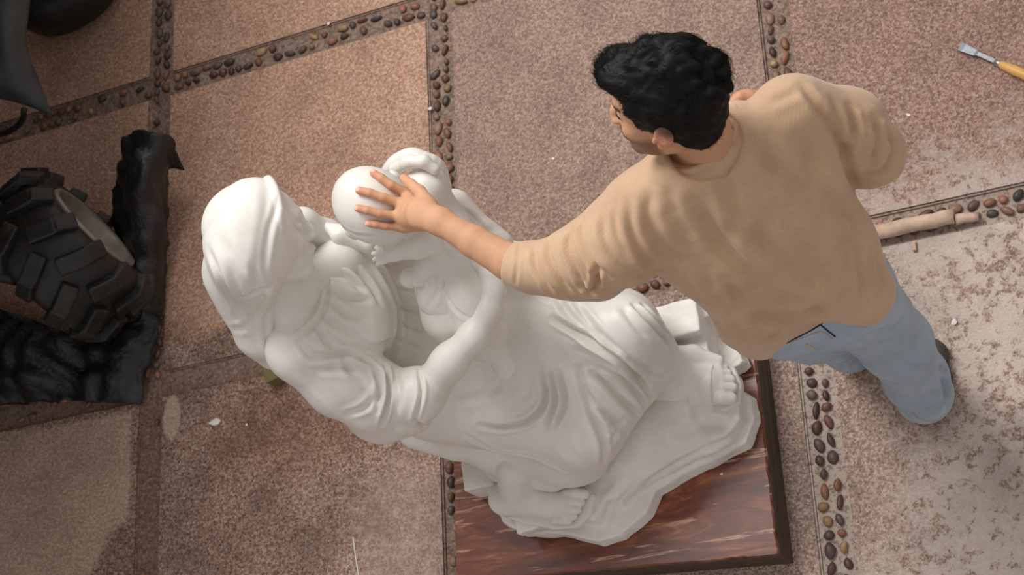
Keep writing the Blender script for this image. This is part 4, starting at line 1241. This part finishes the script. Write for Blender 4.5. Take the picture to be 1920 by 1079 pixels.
def fender():
    rows = [[(-80, -60, .75), (20, -60, .78), (62, -50, .70)], [(-80, 60, .80), (10, 60, .80), (50, 70, .70)],
            [(-80, 140, .78), (20, 150, .74), (72, 150, .66)], [(-80, 175, .70), (20, 188, .66), (100, 217, .60)]]
    root = empty('machine', (-1.15, -.8, 0))
    tag(root, 'dark parked machine at the left edge, its grey sheet-metal guard over the paving', 'machine')
    sheet('guard', None, None, rows, None, M['grey'], thick=.006, amp=.004, fr=14, parent=root)
    m = MB(); m.tube(spline([W(45, 205, .45), W(42, 225, .4), W(20, 245, .36), W(-30, 262, .34), np.array((-.9, -.3, .4))], .02), .011, 10)
    m.build('hose', M['rubber'], root)
    m = MB(); m.box((-1.2, -.7, .58), (.36, 1.2, .57), jit=.02); m.build('body_shell', M['rubber'], root, bev=.03)
    m = MB(); m.tube([(-1.0, -.85, .3), W(-60, 500, .3), W(30, 520, .285)], .03, 12); m.build('axle', M['rubber'], root)
    m = MB(); m.tube([(-1.0, -.1, .8), (-.7, -.02, .76), W(-60, 60, .74)], .02, 12); m.build('guard_bracket', M['rubber'], root)
    m = MB(); c = W(112, -62, .135); m.lathe(c, (.05, .05, .99), [(-.1, .12), (-.13, .2), (-.07, .26), (.0, .27), (.07, .26), (.13, .2), (.1, .12), (-.1, .12)], 48)
    t = m.build('tyre', M['rubber']); tag(t, 'dark round tyre cut off by the top edge near the left corner', 'tyre')
fender()

# ================================================================== small things
def chisel():
    a, f_, b_ = W(1800, 87, .012), W(1868, 117, .016), W(1975, 168, .016)
    d = unit(f_ - a); root = empty('chisel', tuple(W(1868, 117, 0)))
    tag(root, 'chisel with steel blade and turned wooden handle lying by the upper right corner', 'chisel')
    n = np.array((0, 0, 1.)); s = np.cross(n, d)
    m = MB(); L = np.linalg.norm(f_ - a)
    for t, w, h in ((0, .013, .0012), (.12, .0125, .003), (.42, .0095, .0035), (.5, .006, .005), (.78, .0055, .0055), (1, .006, .006)):
        p = a + (f_ - a) * t
        for x, z in ((-w, -h), (w, -h), (w, h), (-w, h)): m.v.append(tuple(p + s * x + n * z))
    for j in range(5):
        for k_ in range(4): q = j * 4 + k_; r_ = j * 4 + (k_ + 1) % 4; m.f.append((q, r_, r_ + 4, q + 4))
    m.f += [(0, 1, 2, 3), (20, 21, 22, 23)]
    m.build('blade', M['steel'], root, sm=False)
    m = MB(); m.lathe(f_, d, [(-.004, .0), (-.004, .0085), (.012, .0095), (.014, .0085)], 20); m.build('ferrule', M['ferrule'], root)
    m = MB(); LL = np.linalg.norm(b_ - f_)
    m.lathe(f_, d, [(.011, .0085), (.02, .0115), (.06, .0145), (LL * .6, .0145), (LL * .85, .0135), (LL * .95, .011), (LL, .004), (LL + .001, 0)], 24); m.build('handle', M['wood'], root)
chisel()
def stick():
    m = MB(); A, B = W(1560, 455, .024), W(1788, 405, .024)
    P = [A + (B - A) * t for t in np.linspace(0, 1, 14)]
    m.tube([p + RNG.normal(0, .0008, 3) for p in P], [.0215 + RNG.normal(0, .0006) for _ in P], 16)
    tag(m.build('plaster_coated_pole', M['stick']), 'pale plaster-coated round pole lying on the pebble strip right of the person', 'pole')
    m = MB(); m.tube([W(1792, 412, .016), W(1808, 409, .014), W(1824, 408, .012), W(1835, 407, .01)], [.016, .014, .014, .009], 10)
    tag(m.build('plaster_lump', M['stick']), 'short crumbly lump of plaster off the right end of the pale pole', 'plaster lump')
    m = MB(); m.box(W(1714, 462, .006), (.005, .014, .005), jit=.001); tag(m.build('plaster_fragment', M['stick'], sm=False, bev=.001), 'tiny upright pale fragment just below the pale pole', 'fragment')
stick()
m = MB(); m.box(W(521, 700, .03), (.035, .03, .03), basis((1, .25, 0), (0, 0, 1)), jit=.003)
tag(m.build('wood_block', M['olive'], sm=False, bev=.004), 'small olive-brown wooden block on the paving under the statue\'s veil', 'block')

def chunk(name, x, y, r, mat, label, cat, seed=0, z0=0., el=1., group=None):
    rg = np.random.default_rng(seed)
    bm = bmesh.new(); bmesh.ops.create_icosphere(bm, subdivisions=3, radius=1)
    pl = [(unit(rg.normal(0, 1, 3)), rg.uniform(.5, .85)) for _ in range(11)]
    for v in bm.verts:
        p = np.array(v.co[:])
        for n_, d_ in pl:
            e = p @ n_ - d_
            if e > 0: p = p - n_ * e
        v.co = Vector(p * [r * el, r, r * .55] * (1 + rg.normal(0, .02)))
    a = rg.uniform(0, 3.1)
    bmesh.ops.rotate(bm, verts=bm.verts[:], cent=(0, 0, 0), matrix=Matrix.Rotation(a, 3, 'Z'))
    zmin = min(v.co.z for v in bm.verts)
    me = bpy.data.meshes.new(name); bm.to_mesh(me); bm.free()
    o = link(name, me, mat); o.location = tuple(W(x, y, z0 + .3 * r) * [1, 1, 0] + [0, 0, z0 - zmin - .0005])
    tag(o, label, cat, group)
    return o
def offcut():
    b = Blob(.004)
    for (x, y, r) in ((1354, 640, .02), (1362, 655, .024), (1376, 672, .026), (1384, 682, .022), (1372, 660, .02)):
        b.box(W(x, y, PZ + .035), (r, r * .9, .03), basis((1, .3 + r * 9, .1), (0, .1, 1)), .003, .008)
    b.cut((0, 0, PZ + .001), (0, 0, -1)); b.noise = [(.0025, 130)]
    tag(link('marble_offcut', b.mesh('marble_offcut'), M['chip']), 'jagged cream marble offcut lying on the red marble beside the statue\'s upper foot', 'offcut')
    b = Blob(.004)
    for (x, y, r) in ((1322, 588, .022), (1338, 597, .016)):
        b.box(W(x, y, PZ + .09), (r, r * 1.2, .06), basis((1, .1, .1), (0, .1, 1)), .003, .008)
    b.noise = [(.002, 120)]; b.cut((0, 0, PZ + .001), (0, 0, -1))
    tag(link('marble_offcut', b.mesh('marble_offcut'), M['chip']), 'bright cream marble offcut behind the square corner step, beside the sweater', 'offcut')
offcut()
chunk('marble_chip', 403, 792, .017, M['chip'], 'largest pale marble chip, lying on the darker slab below the headscarf', 'chip', 1, el=1.5)
chunk('marble_chip', 462, 797, .005, M['chip'], 'small white marble chip right of the largest pale chip', 'chip', 2)
chunk('marble_chip', 807, 203, .008, M['chip'], 'small white marble chip beside the pebble strip above the child', 'chip', 3)
chunk('marble_chip', 1037, 298, .006, M['chip'], 'tiny white marble chip alone on the centre slab above the forearm', 'chip', 4)
chunk('marble_chip', 382, 533, .006, M['chip'], 'tiny white marble chip on the slab just left of the headscarf', 'chip', 5)
chunk('marble_chip', 1789, 604, .008, M['chip'], 'small white marble chip on the dusty slab right of the jeans', 'chip', 6, el=1.3)
chunk('marble_chip', 616, 44, .007, M['chip'], 'small pale chip beside the upper pebble strip near the top edge', 'chip', 7)
chunk('marble_chip', 1703, 216, .005, M['chip'], 'tiny white chip on the slab right of the bent elbow', 'chip', 8, el=1.5)
chunk('marble_chip', 1353, 890, .005, M['chip'], 'tiny pale chip on the red marble at the lower right of the statue', 'chip', 9, z0=PZ)
m = MB(); m.tube(spline([W(662, 1008, .002), W(666, 1040, .002), W(672, 1079, .002), W(673, 1100, .002)], .02), [.002] * 0 or .0022, 6)
tag(m.build('plaster_dribble', M['chip']), 'thin white line of dried plaster on the dark slab at the bottom edge', 'plaster')
m = MB(); m.box((-1.5, .45, 2.06), (2.0, 1.8, .06)); tag(m.build('light_blocker_top', M['mortar'], sm=False), kind='structure')   # added slab, out of view, that shades the floor and wheel at left
m = MB(); m.box((-1.85, -.3, 1.0), (.08, 2.6, 1.0)); tag(m.build('light_blocker_left', M['mortar'], sm=False), kind='structure')  # unseen upright slab, added to cut the ambient light from the left
# ================================================================== light
wd = bpy.data.worlds.new('world'); scene.world = wd; wd.use_nodes = True
bg = wd.node_tree.nodes['Background']; bg.inputs[0].default_value = srgb('#F5F1F0'); bg.inputs[1].default_value = .57
def area(name, loc, to, size, power, col='#FFFFFF'):
    l = bpy.data.lights.new(name, 'AREA'); l.shape = 'RECTANGLE'; l.size, l.size_y = size; l.energy = power; l.color = srgb(col)[:3]
    o = bpy.data.objects.new(name, l); COL.objects.link(o); o.location = loc
    o.rotation_euler = (Vector(to) - Vector(loc)).to_track_quat('-Z', 'Y').to_euler(); return o
area('skylight', (.5, 1.0, 5.6), (1.7, -1.2, .3), (2.8, 2.4), 300, '#FFFDFB')
vs = scene.view_settings; vs.view_transform = 'Standard'; vs.look = 'None'; vs.gamma = 1; vs.use_curve_mapping = False; vs.exposure = -.06
